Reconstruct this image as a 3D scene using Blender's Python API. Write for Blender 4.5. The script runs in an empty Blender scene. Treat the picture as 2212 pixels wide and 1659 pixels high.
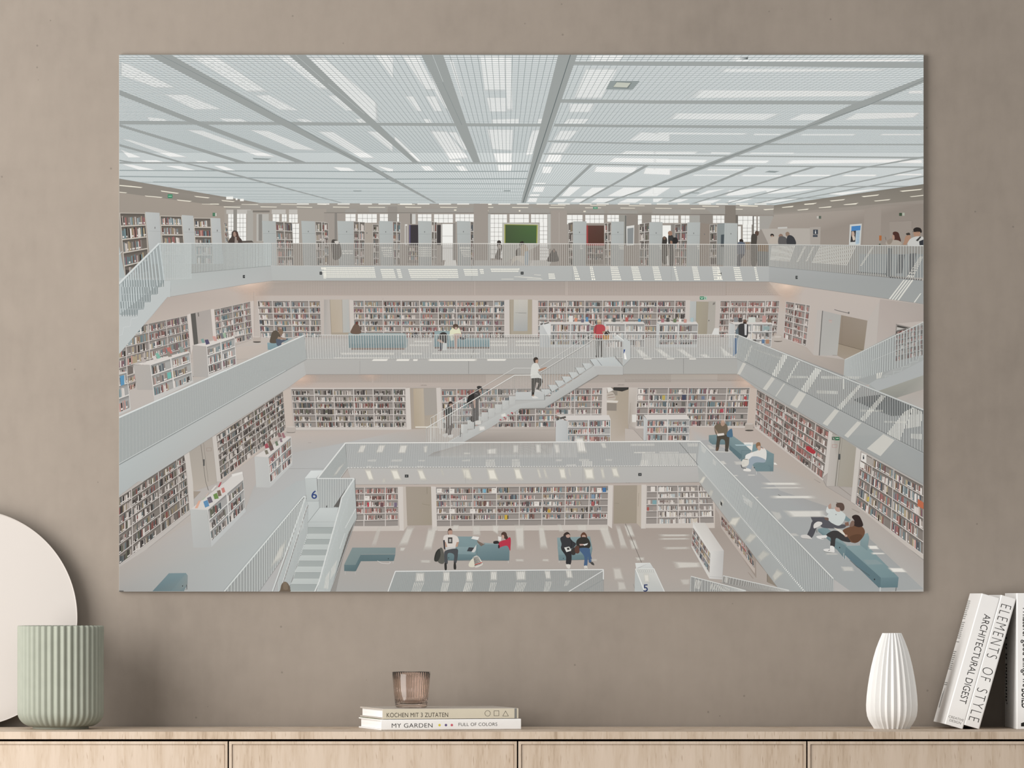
import bpy, bmesh, math, random
import numpy as np
from mathutils import Matrix, Vector

C = bpy.context.scene.collection
SC = bpy.context.scene

# ------------------------------------------------------------------ camera
S = 1.2 / 1738.0            # metres per photograph pixel on the wall (the print is 1.2 m wide)
D = 7.5                     # camera distance from the wall
HY = 1290.0                 # photograph row of the eye level
ZC = 0.75 + (1569.4 - HY) * S
def at(px, py, d=0.0):
    """world point that the photograph shows at pixel (px,py), d metres in front of the wall"""
    k = S * (D - d) / D
    return Vector(((px - 1106.0) * k, -d, ZC + (HY - py) * k))
cam_d = bpy.data.cameras.new('camera'); cam = bpy.data.objects.new('camera', cam_d); C.objects.link(cam)
cam.location = (0, -D, ZC); cam.rotation_euler = (math.radians(90), 0, 0)
cam_d.sensor_fit = 'HORIZONTAL'; cam_d.sensor_width = 36.0
cam_d.lens = 36.0 * (D / S) / 2212.0
cam_d.shift_y = (HY - 829.5) / 2212.0
cam_d.clip_start = 0.1; cam_d.clip_end = 60
SC.camera = cam

# ------------------------------------------------------------------ world, lights, exposure
SC.view_settings.view_transform = 'Standard'; SC.view_settings.look = 'None'
SC.view_settings.exposure = 0.0; SC.view_settings.gamma = 1.0; SC.view_settings.use_curve_mapping = False
w = bpy.data.worlds.new('world'); SC.world = w; w.use_nodes = True
w.node_tree.nodes['Background'].inputs[0].default_value = (1.0, 0.985, 0.96, 1)
w.node_tree.nodes['Background'].inputs[1].default_value = 0.66
def area(name, loc, target, sx, sy, power, col):
    l = bpy.data.lights.new(name, 'AREA'); l.shape = 'RECTANGLE'; l.size = sx; l.size_y = sy
    l.energy = power; l.color = col
    o = bpy.data.objects.new(name, l); C.objects.link(o); o.location = loc
    o.rotation_euler = (Vector(target) - Vector(loc)).to_track_quat('-Z', 'Y').to_euler()
    return o
area('window_daylight', (-2.3, -1.9, 1.32), (-0.2, 0.0, 1.15), 1.9, 2.4, 100, (1.0, 0.975, 0.945))

# ------------------------------------------------------------------ helpers
def lin(c):
    c = c / 255.0
    return c / 12.92 if c <= 0.04045 else ((c + 0.055) / 1.055) ** 2.4
def rgb(r, g, b): return (lin(r), lin(g), lin(b), 1.0)
def mesh_obj(name, bm, mat, parent=None, smooth=False, bevel=0.0, seg=2):
    me = bpy.data.meshes.new(name); bm.normal_update(); bm.to_mesh(me); bm.free()
    o = bpy.data.objects.new(name, me); C.objects.link(o)
    if mat: me.materials.append(mat)
    if parent: o.parent = parent
    if smooth:
        for p in me.polygons: p.use_smooth = True
    if bevel:
        m = o.modifiers.new('bevel', 'BEVEL'); m.width = bevel; m.segments = seg; m.limit_method = 'ANGLE'
        m.angle_limit = math.radians(40)
    return o
def box(bm, x0, x1, y0, y1, z0, z1):
    v = [bm.verts.new(p) for p in ((x0,y0,z0),(x1,y0,z0),(x1,y1,z0),(x0,y1,z0),(x0,y0,z1),(x1,y0,z1),(x1,y1,z1),(x0,y1,z1))]
    for f in ((0,3,2,1),(4,5,6,7),(0,1,5,4),(1,2,6,5),(2,3,7,6),(3,0,4,7)): bm.faces.new([v[i] for i in f])
def thing(name, label, cat, loc=(0,0,0), rot=(0,0,0), group=None):
    o = bpy.data.objects.new(name, None); C.objects.link(o); o.empty_display_size = 0.05
    o.location = loc; o.rotation_euler = rot; o['label'] = label; o['category'] = cat
    if group: o['group'] = group
    return o
def lathe(bm, prof, n, rfun=None, close=True):
    """rings of a profile [(r,z)...]; rfun(angle, r, z) may flute the radius"""
    rings = []
    for (r, z) in prof:
        ring = []
        for i in range(n):
            a = 2*math.pi*i/n
            rr = rfun(a, r, z) if rfun else r
            ring.append(bm.verts.new((rr*math.cos(a), rr*math.sin(a), z)))
        rings.append(ring)
    for A, B in zip(rings, rings[1:]):
        for i in range(n):
            j = (i+1) % n
            bm.faces.new((A[i], A[j], B[j], B[i]))
    if close:
        bm.faces.new(list(reversed(rings[0]))); bm.faces.new(rings[-1])
    return rings
class NT:
    def __init__(s, name):
        s.m = bpy.data.materials.new(name); s.m.use_nodes = True; s.t = s.m.node_tree
        s.b = s.t.nodes['Principled BSDF']; s.out = s.t.nodes['Material Output']
    def n(s, typ, **kw):
        nd = s.t.nodes.new(typ)
        for k, v in kw.items():
            if k.startswith('i_'):
                key = k[2:]; key = int(key) if key.isdigit() else key.replace('_', ' ')
                nd.inputs[key].default_value = v
            else: setattr(nd, k, v)
        return nd
    def l(s, a, b): s.t.links.new(a, b)
    def ramp(s, stops):
        r = s.n('ShaderNodeValToRGB'); e = r.color_ramp.elements
        while len(e) < len(stops): e.new(0.5)
        for el, (p, c) in zip(e, stops): el.position = p; el.color = c
        return r
    def setp(s, rough=0.5, spec=0.3, color=None):
        s.b.inputs['Roughness'].default_value = rough; s.b.inputs['Specular IOR Level'].default_value = spec
        if color: s.b.inputs['Base Color'].default_value = color

def plain(name, col, rough=0.5, spec=0.3, noise=0.03, scale=40.0, bump=0.0):
    """procedural: base colour with a faint noise variation"""
    t = NT(name); t.setp(rough, spec)
    tc = t.n('ShaderNodeTexCoord'); nz = t.n('ShaderNodeTexNoise', i_Scale=scale, i_Detail=4.0)
    t.l(tc.outputs['Object'], nz.inputs['Vector'])
    lo = tuple(max(0, c*(1-noise)) for c in col[:3]) + (1,); hi = tuple(min(1, c*(1+noise)) for c in col[:3]) + (1,)
    r = t.ramp([(0.3, lo), (0.7, hi)]); t.l(nz.outputs['Fac'], r.inputs['Fac']); t.l(r.outputs['Color'], t.b.inputs['Base Color'])
    if bump:
        b = t.n('ShaderNodeBump', i_Strength=bump, i_Distance=0.001); t.l(nz.outputs['Fac'], b.inputs['Height']); t.l(b.outputs['Normal'], t.b.inputs['Normal'])
    return t.m

def plaster():
    t = NT('taupe_plaster'); t.setp(0.85, 0.15)
    tc = t.n('ShaderNodeTexCoord')
    n1 = t.n('ShaderNodeTexNoise', i_Scale=2.6, i_Detail=5.0, i_Roughness=0.6)
    n2 = t.n('ShaderNodeTexNoise', i_Scale=26.0, i_Detail=6.0, i_Roughness=0.65)
    mp = t.n('ShaderNodeMapping'); mp.inputs['Scale'].default_value = (60, 60, 18)
    n3 = t.n('ShaderNodeTexNoise', i_Scale=1.0, i_Detail=5.0)
    t.l(tc.outputs['Object'], n1.inputs['Vector']); t.l(tc.outputs['Object'], n2.inputs['Vector'])
    t.l(tc.outputs['Object'], mp.inputs['Vector']); t.l(mp.outputs['Vector'], n3.inputs['Vector'])
    a = t.n('ShaderNodeMath', operation='MULTIPLY_ADD', i_1=0.55, i_2=0.0); t.l(n1.outputs['Fac'], a.inputs[0])
    b = t.n('ShaderNodeMath', operation='MULTIPLY_ADD', i_1=0.25); t.l(n2.outputs['Fac'], b.inputs[0]); t.l(a.outputs[0], b.inputs[2])
    c = t.n('ShaderNodeMath', operation='MULTIPLY_ADD', i_1=0.20); t.l(n3.outputs['Fac'], c.inputs[0]); t.l(b.outputs[0], c.inputs[2])
    base = WALL
    r = t.ramp([(0.32, tuple(x*0.86 for x in base)+(1,)), (0.5, base+(1,)), (0.68, tuple(x*1.10 for x in base)+(1,))])
    t.l(c.outputs[0], r.inputs['Fac'])
    # small pits: isolated dark specks
    v = t.n('ShaderNodeTexVoronoi', i_Scale=55.0, i_Randomness=1.0); t.l(tc.outputs['Object'], v.inputs['Vector'])
    m1 = t.n('ShaderNodeMath', operation='LESS_THAN', i_1=0.085); t.l(v.outputs['Distance'], m1.inputs[0])
    sp = t.n('ShaderNodeSeparateColor'); t.l(v.outputs['Color'], sp.inputs[0])
    m2 = t.n('ShaderNodeMath', operation='LESS_THAN', i_1=0.16); t.l(sp.outputs[0], m2.inputs[0])
    m3 = t.n('ShaderNodeMath', operation='MULTIPLY'); t.l(m1.outputs[0], m3.inputs[0]); t.l(m2.outputs[0], m3.inputs[1])
    m4 = t.n('ShaderNodeMath', operation='MULTIPLY', i_1=0.45); t.l(m3.outputs[0], m4.inputs[0])
    mx = t.n('ShaderNodeMix', data_type='RGBA'); mx.inputs[7].default_value = tuple(x*0.45 for x in base)+(1,)
    t.l(m4.outputs[0], mx.inputs[0]); t.l(r.outputs['Color'], mx.inputs[6]); t.l(mx.outputs[2], t.b.inputs['Base Color'])
    h = t.n('ShaderNodeMath', operation='SUBTRACT'); t.l(c.outputs[0], h.inputs[0]); t.l(m3.outputs[0], h.inputs[1])
    bp = t.n('ShaderNodeBump', i_Strength=0.22, i_Distance=0.002); t.l(h.outputs[0], bp.inputs['Height']); t.l(bp.outputs['Normal'], t.b.inputs['Normal'])
    return t.m

def oak(name, grain_axis='Z', tint=1.0):
    t = NT(name); t.setp(0.55, 0.25)
    tc = t.n('ShaderNodeTexCoord')
    sc = {'Z': (1.0, 1.0, 0.10), 'X': (0.10, 1.0, 1.0)}[grain_axis]
    def noise(scale, det, ro, dist=0.0):
        mp = t.n('ShaderNodeMapping'); mp.inputs['Scale'].default_value = tuple(scale*q for q in sc)
        nz = t.n('ShaderNodeTexNoise', i_Scale=1.0, i_Detail=det, i_Roughness=ro, i_Distortion=dist)
        t.l(tc.outputs['Object'], mp.inputs['Vector']); t.l(mp.outputs['Vector'], nz.inputs['Vector']); return nz
    big = noise(14.0, 4.0, 0.6, 0.6); mid = noise(70.0, 5.0, 0.65, 0.3); fine = noise(330.0, 3.0, 0.6)
    a = t.n('ShaderNodeMath', operation='MULTIPLY', i_1=0.45); t.l(big.outputs['Fac'], a.inputs[0])
    b = t.n('ShaderNodeMath', operation='MULTIPLY_ADD', i_1=0.35); t.l(mid.outputs['Fac'], b.inputs[0]); t.l(a.outputs[0], b.inputs[2])
    c = t.n('ShaderNodeMath', operation='MULTIPLY_ADD', i_1=0.20); t.l(fine.outputs['Fac'], c.inputs[0]); t.l(b.outputs[0], c.inputs[2])
    col = OAK
    k = lambda q, w=(1,1,1): tuple(min(1, x*q*tint*y) for x, y in zip(col, w)) + (1,)
    r = t.ramp([(0.38, k(0.66, (1,0.92,0.83))), (0.46, k(0.91, (1,0.97,0.93))), (0.53, k(1.0)), (0.66, k(1.07, (1,1,1.02)))])
    t.l(c.outputs[0], r.inputs['Fac'])
    # short dark pores stretched along the grain
    po = noise(520.0, 1.0, 0.4); pr = t.ramp([(0.66, (0,0,0,1)), (0.74, (1,1,1,1))]); t.l(po.outputs['Fac'], pr.inputs['Fac'])
    pm = t.n('ShaderNodeMath', operation='MULTIPLY', i_1=0.6); t.l(pr.outputs['Color'], pm.inputs[0])
    mx = t.n('ShaderNodeMix', data_type='RGBA'); mx.inputs[7].default_value = k(0.55, (1,0.85,0.7))
    t.l(pm.outputs[0], mx.inputs[0]); t.l(r.outputs['Color'], mx.inputs[6]); t.l(mx.outputs[2], t.b.inputs['Base Color'])
    bp = t.n('ShaderNodeBump', i_Strength=0.08, i_Distance=0.001); t.l(c.outputs[0], bp.inputs['Height']); t.l(bp.outputs['Normal'], t.b.inputs['Normal'])
    return t.m

WALL = (0.290, 0.250, 0.213)
OAK = (0.585, 0.482, 0.385)
M_WALL = plaster()
M_OAK = oak('oak_vertical_grain', 'Z'); M_OAK_TOP = oak('oak_lengthwise_grain', 'X')
M_DARK = plain('gap_shade_black', (0.012, 0.009, 0.007, 1), 0.9, 0.05)
M_WHITE = plain('white_cover', (0.90, 0.895, 0.885, 1), 0.35, 0.35, 0.01)
M_CREAM = plain('cream_cover', (0.64, 0.59, 0.475, 1), 0.5, 0.3, 0.03)
M_GREIGE = plain('greige_cover', (0.50, 0.455, 0.405, 1), 0.5, 0.3, 0.02)
M_PAGE = NT('paper_pages')
_t = M_PAGE; _t.setp(0.85, 0.1)
_tc = _t.n('ShaderNodeTexCoord'); _mp = _t.n('ShaderNodeMapping'); _mp.inputs['Scale'].default_value = (1800, 4, 4)
_nz = _t.n('ShaderNodeTexNoise', i_Scale=1.0, i_Detail=2.0); _t.l(_tc.outputs['Object'], _mp.inputs['Vector']); _t.l(_mp.outputs['Vector'], _nz.inputs['Vector'])
_r = _t.ramp([(0.3, (0.80,0.79,0.77,1)), (0.7, (0.92,0.91,0.90,1))]); _t.l(_nz.outputs['Fac'], _r.inputs['Fac']); _t.l(_r.outputs['Color'], _t.b.inputs['Base Color'])
M_PAGE = M_PAGE.m
M_INK = plain('black_ink', (0.018, 0.017, 0.016, 1), 0.6, 0.2)
M_INK_SOFT = plain('brown_ink', (0.05, 0.042, 0.033, 1), 0.6, 0.2)
M_GREY = plain('grey_ink', (0.22, 0.22, 0.21, 1), 0.6, 0.2)
M_DISC = plain('matt_shell_white', (0.53, 0.495, 0.465, 1), 0.7, 0.15, 0.01, 8.0)
M_SAGE = plain('sage_ceramic', (0.318, 0.337, 0.283, 1), 0.6, 0.25, 0.03, 60.0, 0.05)
M_VASE = plain('matt_white_ceramic', (0.83, 0.825, 0.81, 1), 0.75, 0.2, 0.01, 50.0)

# ------------------------------------------------------------------ the setting
def struct(name, bm, mat):
    o = mesh_obj(name, bm, mat); o['kind'] = 'structure'; return o
bm = bmesh.new(); box(bm, -2.6, 2.6, 0.0, 0.12, 0.0, 2.7); struct('wall_back', bm, M_WALL)
bm = bmesh.new(); box(bm, -2.6, 2.6, -3.2, 0.12, -0.05, 0.0); struct('floor', bm, oak('floor_boards', 'X', 0.4))

# ------------------------------------------------------------------ sideboard
DF = 0.29                                   # depth of the front
TOP = 0.75
sb = thing('sideboard', 'long pale oak sideboard against the wall, with flat framed doors under a thin top', 'sideboard',
           (at(1118.2, 0, DF).x, 0, 0))
x0w = sb.location.x
pitch = 625.0 * S * (D - DF) / D
XL, XR = -2*pitch - 0.004, 2*pitch + 0.004
zs = at(0, 1597, DF).z; zd = at(0, 1601.6, DF).z
bm = bmesh.new(); box(bm, XL, XR, -DF, -0.004, zs, TOP); mesh_obj('top_panel', bm, M_OAK, sb, bevel=0.0007)
bm = bmesh.new()
box(bm, XL, XL+0.018, -DF+0.022, -0.006, 0.12, zs); box(bm, XR-0.018, XR, -DF+0.022, -0.006, 0.12, zs)
box(bm, XL+0.018, XR-0.018, -DF+0.022, -0.006, 0.12, 0.138); box(bm, XL+0.018, XR-0.018, -0.014, -0.006, 0.138, zs)
mesh_obj('carcass', bm, M_OAK, sb, bevel=0.0005)
bm = bmesh.new(); box(bm, XL+0.018, XR-0.018, -DF+0.024, -DF+0.03, 0.138, zs); mesh_obj('gap_shade_sheet', bm, M_DARK, sb)  # near-black sheet behind the doors, painting in the shade of the gaps
for i in range(4):
    a, b = -2*pitch + i*pitch, -2*pitch + (i+1)*pitch
    g = 0.0010
    a += g; b -= g
    z0, z1 = 0.125, zd
    dr = mesh_obj('door', (lambda bm: (box(bm, 0, b-a, 0, 0.018, 0, z1-z0), bm)[1])(bmesh.new()), None, sb)
    # rebuild the front with a slim raised rim, a fine groove and a set-back field
    bm = bmesh.new(); W, H = b-a, z1-z0; rim, gr, dep = 0.0040, 0.0006, 0.0016
    loops = [(0.0004,0), (rim,0), (rim+0.0002,dep+0.0012), (rim+gr,dep+0.0012), (rim+gr+0.0002,dep)]
    rings = [[bm.verts.new(p) for p in ((0,0.018,0),(W,0.018,0),(W,0.018,H),(0,0.018,H))],
             [bm.verts.new(p) for p in ((0,0.0004,0),(W,0.0004,0),(W,0.0004,H),(0,0.0004,H))]]
    for (q, y) in loops: rings.append([bm.verts.new(p) for p in ((q,y,q),(W-q,y,q),(W-q,y,H-q),(q,y,H-q))])
    for A, B in zip(rings, rings[1:]):
        for j in range(4): bm.faces.new((A[j], A[(j+1)%4], B[(j+1)%4], B[j]))
    bm.faces.new(rings[-1]); bm.faces.new(list(reversed(rings[0])))
    bm.normal_update(); bm.to_mesh(dr.data); bm.free(); dr.data.materials.append(M_OAK)
    dr.location = (a, -DF, z0)
for sx in (XL+0.05, XR-0.05):
    for sy in (-DF+0.05, -0.05):
        bm = bmesh.new(); lathe(bm, [(0.012,0.0),(0.013,0.002),(0.018,0.12)], 20); o = mesh_obj('leg', bm, M_OAK, sb); o.location = (sx, sy, 0)

# ------------------------------------------------------------------ round disc leaning on the wall
R_D = 234 * S
tilt = math.radians(2.0)
disc = thing('round_panel', 'large round shell-white disc leaning on the wall behind the sage green pot', 'wall decoration',
             (at(-63, 1334).x, -0.028, TOP))
disc.rotation_euler = (-tilt, 0, 0)
def flat_disc(R, y0, y1, n=160, e=0.0015):
    bm = bmesh.new()
    rings = []
    for (r, y) in ((R-e, y1), (R, y1-e), (R, y0+e), (R-e, y0)):
        rings.append([bm.verts.new((r*math.sin(2*math.pi*i/n), y, R_D + 0.0003 + r*math.cos(2*math.pi*i/n))) for i in range(n)])
    for A, B in zip(rings, rings[1:]):
        for i in range(n): bm.faces.new((A[i], B[i], B[(i+1)%n], A[(i+1)%n]))
    bm.faces.new(rings[0]); bm.faces.new(list(reversed(rings[-1])))
    bmesh.ops.recalc_face_normals(bm, faces=bm.faces[:])
    return bm
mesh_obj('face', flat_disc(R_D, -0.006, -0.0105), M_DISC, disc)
mesh_obj('edge_band', flat_disc(R_D-0.0006, 0.0, -0.006), plain('shaded_edge', (0.30,0.255,0.215,1), 0.7, 0.15), disc)['label'] = 'edge with its shade painted into the colour'  # shading of the rim is put into this darker colour

# ------------------------------------------------------------------ sage fluted pot
pot_c = at(131.0, 1576, 0.135); 
kp = S*(D-0.135)/D
pot = thing('fluted_pot', 'sage green ribbed ceramic pot on the sideboard in front of the round white disc', 'plant pot', (pot_c.x, -0.135, TOP))
zr = at(0, 1351.4, 0.135).z - TOP
Rp, Rf = 93.3*kp, 60.5*kp
NF = 40
def flute(a, r, z):
    k = max(0.0, min(1.0, (r-Rf)/(Rp-Rf)))
    k = k*k*(3-2*k)
    s = 0.5 + 0.5*math.cos(NF*a)
    return r - k*0.0037*(1.0 - s**0.7)
zb = 0.0035
prof = [(Rf-0.001, 0.0), (Rf, 0.0008), (Rf, zb)]
hc = 0.021
for i in range(0, 9):
    a = math.pi/2*i/8
    prof.append((Rf + 0.001 + (Rp-Rf-0.001)*math.sin(a), zb + hc*(1-math.cos(a))**0.9))
prof += [(Rp, zb+hc+(zr-zb-hc)*q) for q in (0.2, 0.5, 0.8, 0.985)] + [(Rp-0.0006, zr), (Rp-0.0052, zr)]
bm = bmesh.new()
rings = lathe(bm, prof, NF*10, flute, close=False)
inn = lathe(bm, [(Rp-0.0052, zr), (Rp-0.0058, zr-0.003), (Rp-0.006, 0.03), (Rf, 0.012), (0.002, 0.011)], NF*10, None, close=False)
bm.faces.new(list(reversed(rings[0]))); bm.faces.new(inn[-1])
bmesh.ops.remove_doubles(bm, verts=bm.verts[:], dist=0.0004)
bmesh.ops.recalc_face_normals(bm, faces=bm.faces[:])
mesh_obj('pot_body', bm, M_SAGE, pot, smooth=True)

# ------------------------------------------------------------------ white pleated vase
dv = 0.12; kv = S*(D-dv)/D
vc = at(1926.6, 1575.5, dv)
vase = thing('pleated_vase', 'small white pleated ceramic vase standing left of the leaning white books', 'vase', (vc.x, -dv, TOP))
vp = [(39,1575.5),(41.5,1571),(45.5,1565),(50,1557.5),(53.6,1548),(55.4,1536),(55.8,1524),(54.6,1504),(52.2,1484),(48.8,1462),(44.6,1440),(40,1421),(34.5,1402),(28.6,1386),(22.6,1372),(20.6,1367.6)]
zt = at(0, 1367.6, dv).z - TOP
prof = [(r*kv, (1575.5-y)/(1575.5-1367.6)*zt) for r, y in vp]
NV = 24
def pleat(a, r, z):
    t_ = (a*NV/(2*math.pi)) % 1.0
    tri = abs(t_*2-1)                      # sharp ridge, sharp valley
    return r*(1.0 - 0.125*(1-tri))
dense = []
for (r0,z0),(r1,z1) in zip(prof, prof[1:]):
    for q in range(4): dense.append((r0+(r1-r0)*q/4, z0+(z1-z0)*q/4))
dense.append(prof[-1])
bm = bmesh.new()
rings = lathe(bm, dense, NV*8, pleat, close=False)
inn = lathe(bm, [(prof[-1][0]*0.86, zt), (prof[-1][0]*0.84, zt-0.01), (prof[-1][0]*1.2, zt-0.05), (prof[-1][0]*1.6, 0.02), (0.003, 0.008)], NV*8, None, close=False)
for i in range(NV*8): bm.faces.new((rings[-1][i], rings[-1][(i+1)%(NV*8)], inn[0][(i+1)%(NV*8)], inn[0][i]))
bm.faces.new(list(reversed(rings[0]))); bm.faces.new(inn[-1])
bmesh.ops.recalc_face_normals(bm, faces=bm.faces[:])
o = mesh_obj('vase_body', bm, M_VASE, vase, smooth=True)
for e in o.data.edges: pass
try: o.data.set_sharp_from_angle(angle=math.radians(28))
except Exception: pass

# ------------------------------------------------------------------ lettering
def text_tris(txt, off=0.0, spacing=1.0, shear=0.0):
    """outline of a line of text as (verts2d, faces), letters 1 high before scaling"""
    cu = bpy.data.curves.new('lettering', 'FONT'); cu.body = txt; cu.size = 1.0; cu.offset = off
    cu.space_character = spacing; cu.shear = shear; cu.resolution_u = 6
    o = bpy.data.objects.new('lettering', cu); C.objects.link(o)
    bpy.context.view_layer.update()
    me = bpy.data.meshes.new_from_object(o.evaluated_get(bpy.context.evaluated_depsgraph_get()))
    vs = [(v.co.x, v.co.y) for v in me.vertices]; fs = [tuple(p.vertices) for p in me.polygons]
    bpy.data.meshes.remove(me); bpy.data.objects.remove(o); bpy.data.curves.remove(cu)
    return vs, fs
def fit_text(txt, x0, x1, y0, y1, off=0.0, spacing=1.0):
    """text scaled to fill the rectangle exactly"""
    vs, fs = text_tris(txt, off, spacing)
    ax, bx = min(v[0] for v in vs), max(v[0] for v in vs); ay, by = min(v[1] for v in vs), max(v[1] for v in vs)
    return [(x0+(x-ax)/(bx-ax)*(x1-x0), y0+(y-ay)/(by-ay)*(y1-y0)) for x, y in vs], fs

# ------------------------------------------------------------------ books
def book(name, label, T, W, H, cover, hard=True, group=None, board=0.0022):
    """local frame: x thickness, y depth from the spine (y=0), z height"""
    r = thing(name, label, 'book', group=group)
    ov = 0.003 if hard else 0.0006
    if not hard: board = 0.0008
    bm = bmesh.new()
    prof = [(0,W),(0,0.0012),(0.0012,0),(T-0.0012,0),(T,0.0012),(T,W),(T-board,W),(T-board,board+0.0002),(board,board+0.0002),(board,W)]
    lo = [bm.verts.new((x,y,0)) for x,y in prof]; hi = [bm.verts.new((x,y,H)) for x,y in prof]
    n = len(prof)
    for i in range(n): bm.faces.new((lo[i], lo[(i+1)%n], hi[(i+1)%n], hi[i]))
    bm.faces.new(list(reversed(lo))); bm.faces.new(hi)
    bmesh.ops.recalc_face_normals(bm, faces=bm.faces[:])
    mesh_obj('cover', bm, cover, r, bevel=0.0003, seg=1)
    bm = bmesh.new(); box(bm, board+0.0001, T-board-0.0001, board+0.0004, W-ov, ov, H-ov); mesh_obj('pages', bm, M_PAGE, r)
    return r
def spine_text(root, items, H, mat, name='lettering'):
    """items: (text, start, end, low, high, weight, spacing): start/end from the head of the book downwards, low/high across; one part per line"""
    for it in items:
        bm = bmesh.new(); y = -0.00012
        vs, fs = fit_text(it[0], it[1], it[2], it[3], it[4], it[5], it[6])
        bv = [bm.verts.new((v, y, H-u)) for u, v in vs]
        for f in fs:
            try: bm.faces.new([bv[i] for i in f])
            except ValueError: pass
        o = mesh_obj(name, bm, mat, root)
    return o
def spine_poly(root, polys, H, mat, name):
    bm = bmesh.new()
    for p in polys:
        bm.faces.new([bm.verts.new((v, -0.00010, H-u)) for u, v in p])
    bmesh.ops.recalc_face_normals(bm, faces=bm.faces[:])
    return mesh_obj(name, bm, mat, root)
def ring_poly(pts, w):
    """closed outline of width w as quads"""
    n = len(pts); out = []
    cx = sum(p[0] for p in pts)/n; cy = sum(p[1] for p in pts)/n
    ins = []
    for i in range(n):
        p, q, s_ = Vector(pts[i-1]), Vector(pts[i]), Vector(pts[(i+1)%n])
        d1 = (q-p).normalized(); d2 = (s_-q).normalized()
        n1 = Vector((-d1.y, d1.x)); n2 = Vector((-d2.y, d2.x))
        b = (n1+n2); b = b/max(1e-6, b.dot(n1))
        if (Vector((cx,cy))-q).dot(b) < 0: b = -b
        ins.append(q+b*w)
    for i in range(n):
        j = (i+1)%n; out.append([tuple(pts[i]), tuple(pts[j]), tuple(ins[j]), tuple(ins[i])])
    return out
def circ(u, v, r, n=28): return [(u+r*math.cos(2*math.pi*i/n), v+r*math.sin(2*math.pi*i/n)) for i in range(n)]

# lying pair: local x -> up, local -z -> right, y -> back, then turned about z
yaw = math.radians(13.5)
def lay(root, corner_px, corner_d, z, ang):
    # head end (z=H) lies on the left; corner = lower front left corner of the spine
    p = at(corner_px, 0, corner_d); 
    return p.x, -corner_d, z
BASE = Matrix(((0,0,-1,0),(0,1,0,0),(1,0,0,0),(0,0,0,1)))
def place_lying(root, px, d, z, H, ang):
    p = at(px, 0, d)
    M = Matrix.Translation((p.x, -d, z)) @ Matrix.Rotation(ang, 4, 'Z') @ BASE @ Matrix.Translation((0, 0, -H))
    root.matrix_world = M
kb = S*(D-0.2)/D/math.cos(yaw)
H1, T1 = 301.5*kb, at(0,1553.8,0.2).z - at(0,1577.2,0.2).z
H2, T2 = 292.5*kb, at(0,1531.2,0.2).z - at(0,1553.6,0.2).z
b1 = book('book', 'lower white hardback of the flat pair, spine reading MY GARDEN, FULL OF COLORS', T1, 0.158, H1, M_WHITE, group=None)
place_lying(b1, 823.2, 0.226, TOP+0.0002, H1, yaw)
u = lambda px, x0=823.2: (px-x0)*kb
v1 = lambda py: (1577.2-py)*S*(D-0.2)/D
spine_text(b1, [('MY GARDEN', u(846), u(933.5), v1(1571.6), v1(1562.4), -0.006, 1.05), ('FULL OF COLORS', u(989.5), u(1073), v1(1568.8), v1(1561.9), -0.006, 1.05)], H1, M_INK)
for px, colr, nm in ((948.5,(0.72,0.62,0.08,1),'yellow dot'),(962.3,(0.13,0.10,0.24,1),'violet dot'),(975,(0.62,0.12,0.16,1),'pink dot')):
    spine_poly(b1, [circ(u(px), v1(1566.6), 2.6*S)], H1, plain(nm.replace(' ','_'), colr), 'dot')['label'] = nm
# the flower picture wraps the edge of the upper board at the head
bm = bmesh.new(); box(bm, T1-0.0001, T1+0.0002, 0.004, 0.156, H1-0.012, H1); 
t = NT('garden_photo'); t.setp(0.5, 0.3)
_tc = t.n('ShaderNodeTexCoord'); _nz = t.n('ShaderNodeTexNoise', i_Scale=160.0, i_Detail=3.0); t.l(_tc.outputs['Object'], _nz.inputs['Vector'])
_r = t.ramp([(0.35,(0.06,0.08,0.03,1)),(0.5,(0.18,0.24,0.08,1)),(0.6,(0.45,0.45,0.30,1)),(0.72,(0.5,0.28,0.25,1))]); t.l(_nz.outputs['Fac'], _r.inputs['Fac']); t.l(_r.outputs['Color'], t.b.inputs['Base Color'])
mesh_obj('cover_picture', bm, t.m, b1)['label'] = 'strip of green garden picture on the upper board'
b2 = book('book', 'upper cream-spined hardback of the flat pair, spine reading KOCHEN MIT 3 ZUTATEN', T2, 0.160, H2, M_GREIGE)
place_lying(b2, 826.6, 0.2245, TOP+T1+0.0006, H2, yaw)
u2 = lambda px: (px-826.6)*kb
v2 = lambda py: (1553.6-py)*S*(D-0.2)/D
spine_poly(b2, [[(u2(826.9),0.0004),(u2(1110.4),0.0004),(u2(1110.4),T2-0.0004),(u2(826.9),T2-0.0004)], [(u2(1115.6),0.0004),(u2(1118.8),0.0004),(u2(1118.8),T2-0.0004),(u2(1115.6),T2-0.0004)]], H2, M_CREAM, 'spine_cloth')['label'] = 'cream spine panel'
spine_poly(b2, [[(u2(1110.6),0.0004),(u2(1115.4),0.0004),(u2(1115.4),T2-0.0004),(u2(1110.6),T2-0.0004)]], H2, M_GREY, 'spine_stripe')['label'] = 'grey stripe'
spine_text(b2, [('KOCHEN MIT 3 ZUTATEN', u2(835.2), u2(967), v2(1549.6), v2(1540.0), -0.003, 1.05)], H2, M_INK_SOFT).location.y = -0.0001
ic = ring_poly(circ(u2(1052.2), v2(1542.2), 6.2*S), 0.0005) + ring_poly([(u2(1065.8),v2(1547.8)),(u2(1077),v2(1547.8)),(u2(1077),v2(1536.4)),(u2(1065.8),v2(1536.4))], 0.0005) \
   + ring_poly([(u2(1084.2),v2(1548.6)),(u2(1097.8),v2(1548.6)),(u2(1091),v2(1536.6))], 0.0005)
spine_poly(b2, ic, H2, M_INK_SOFT, 'shape_symbols').location.y = -0.0001

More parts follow.
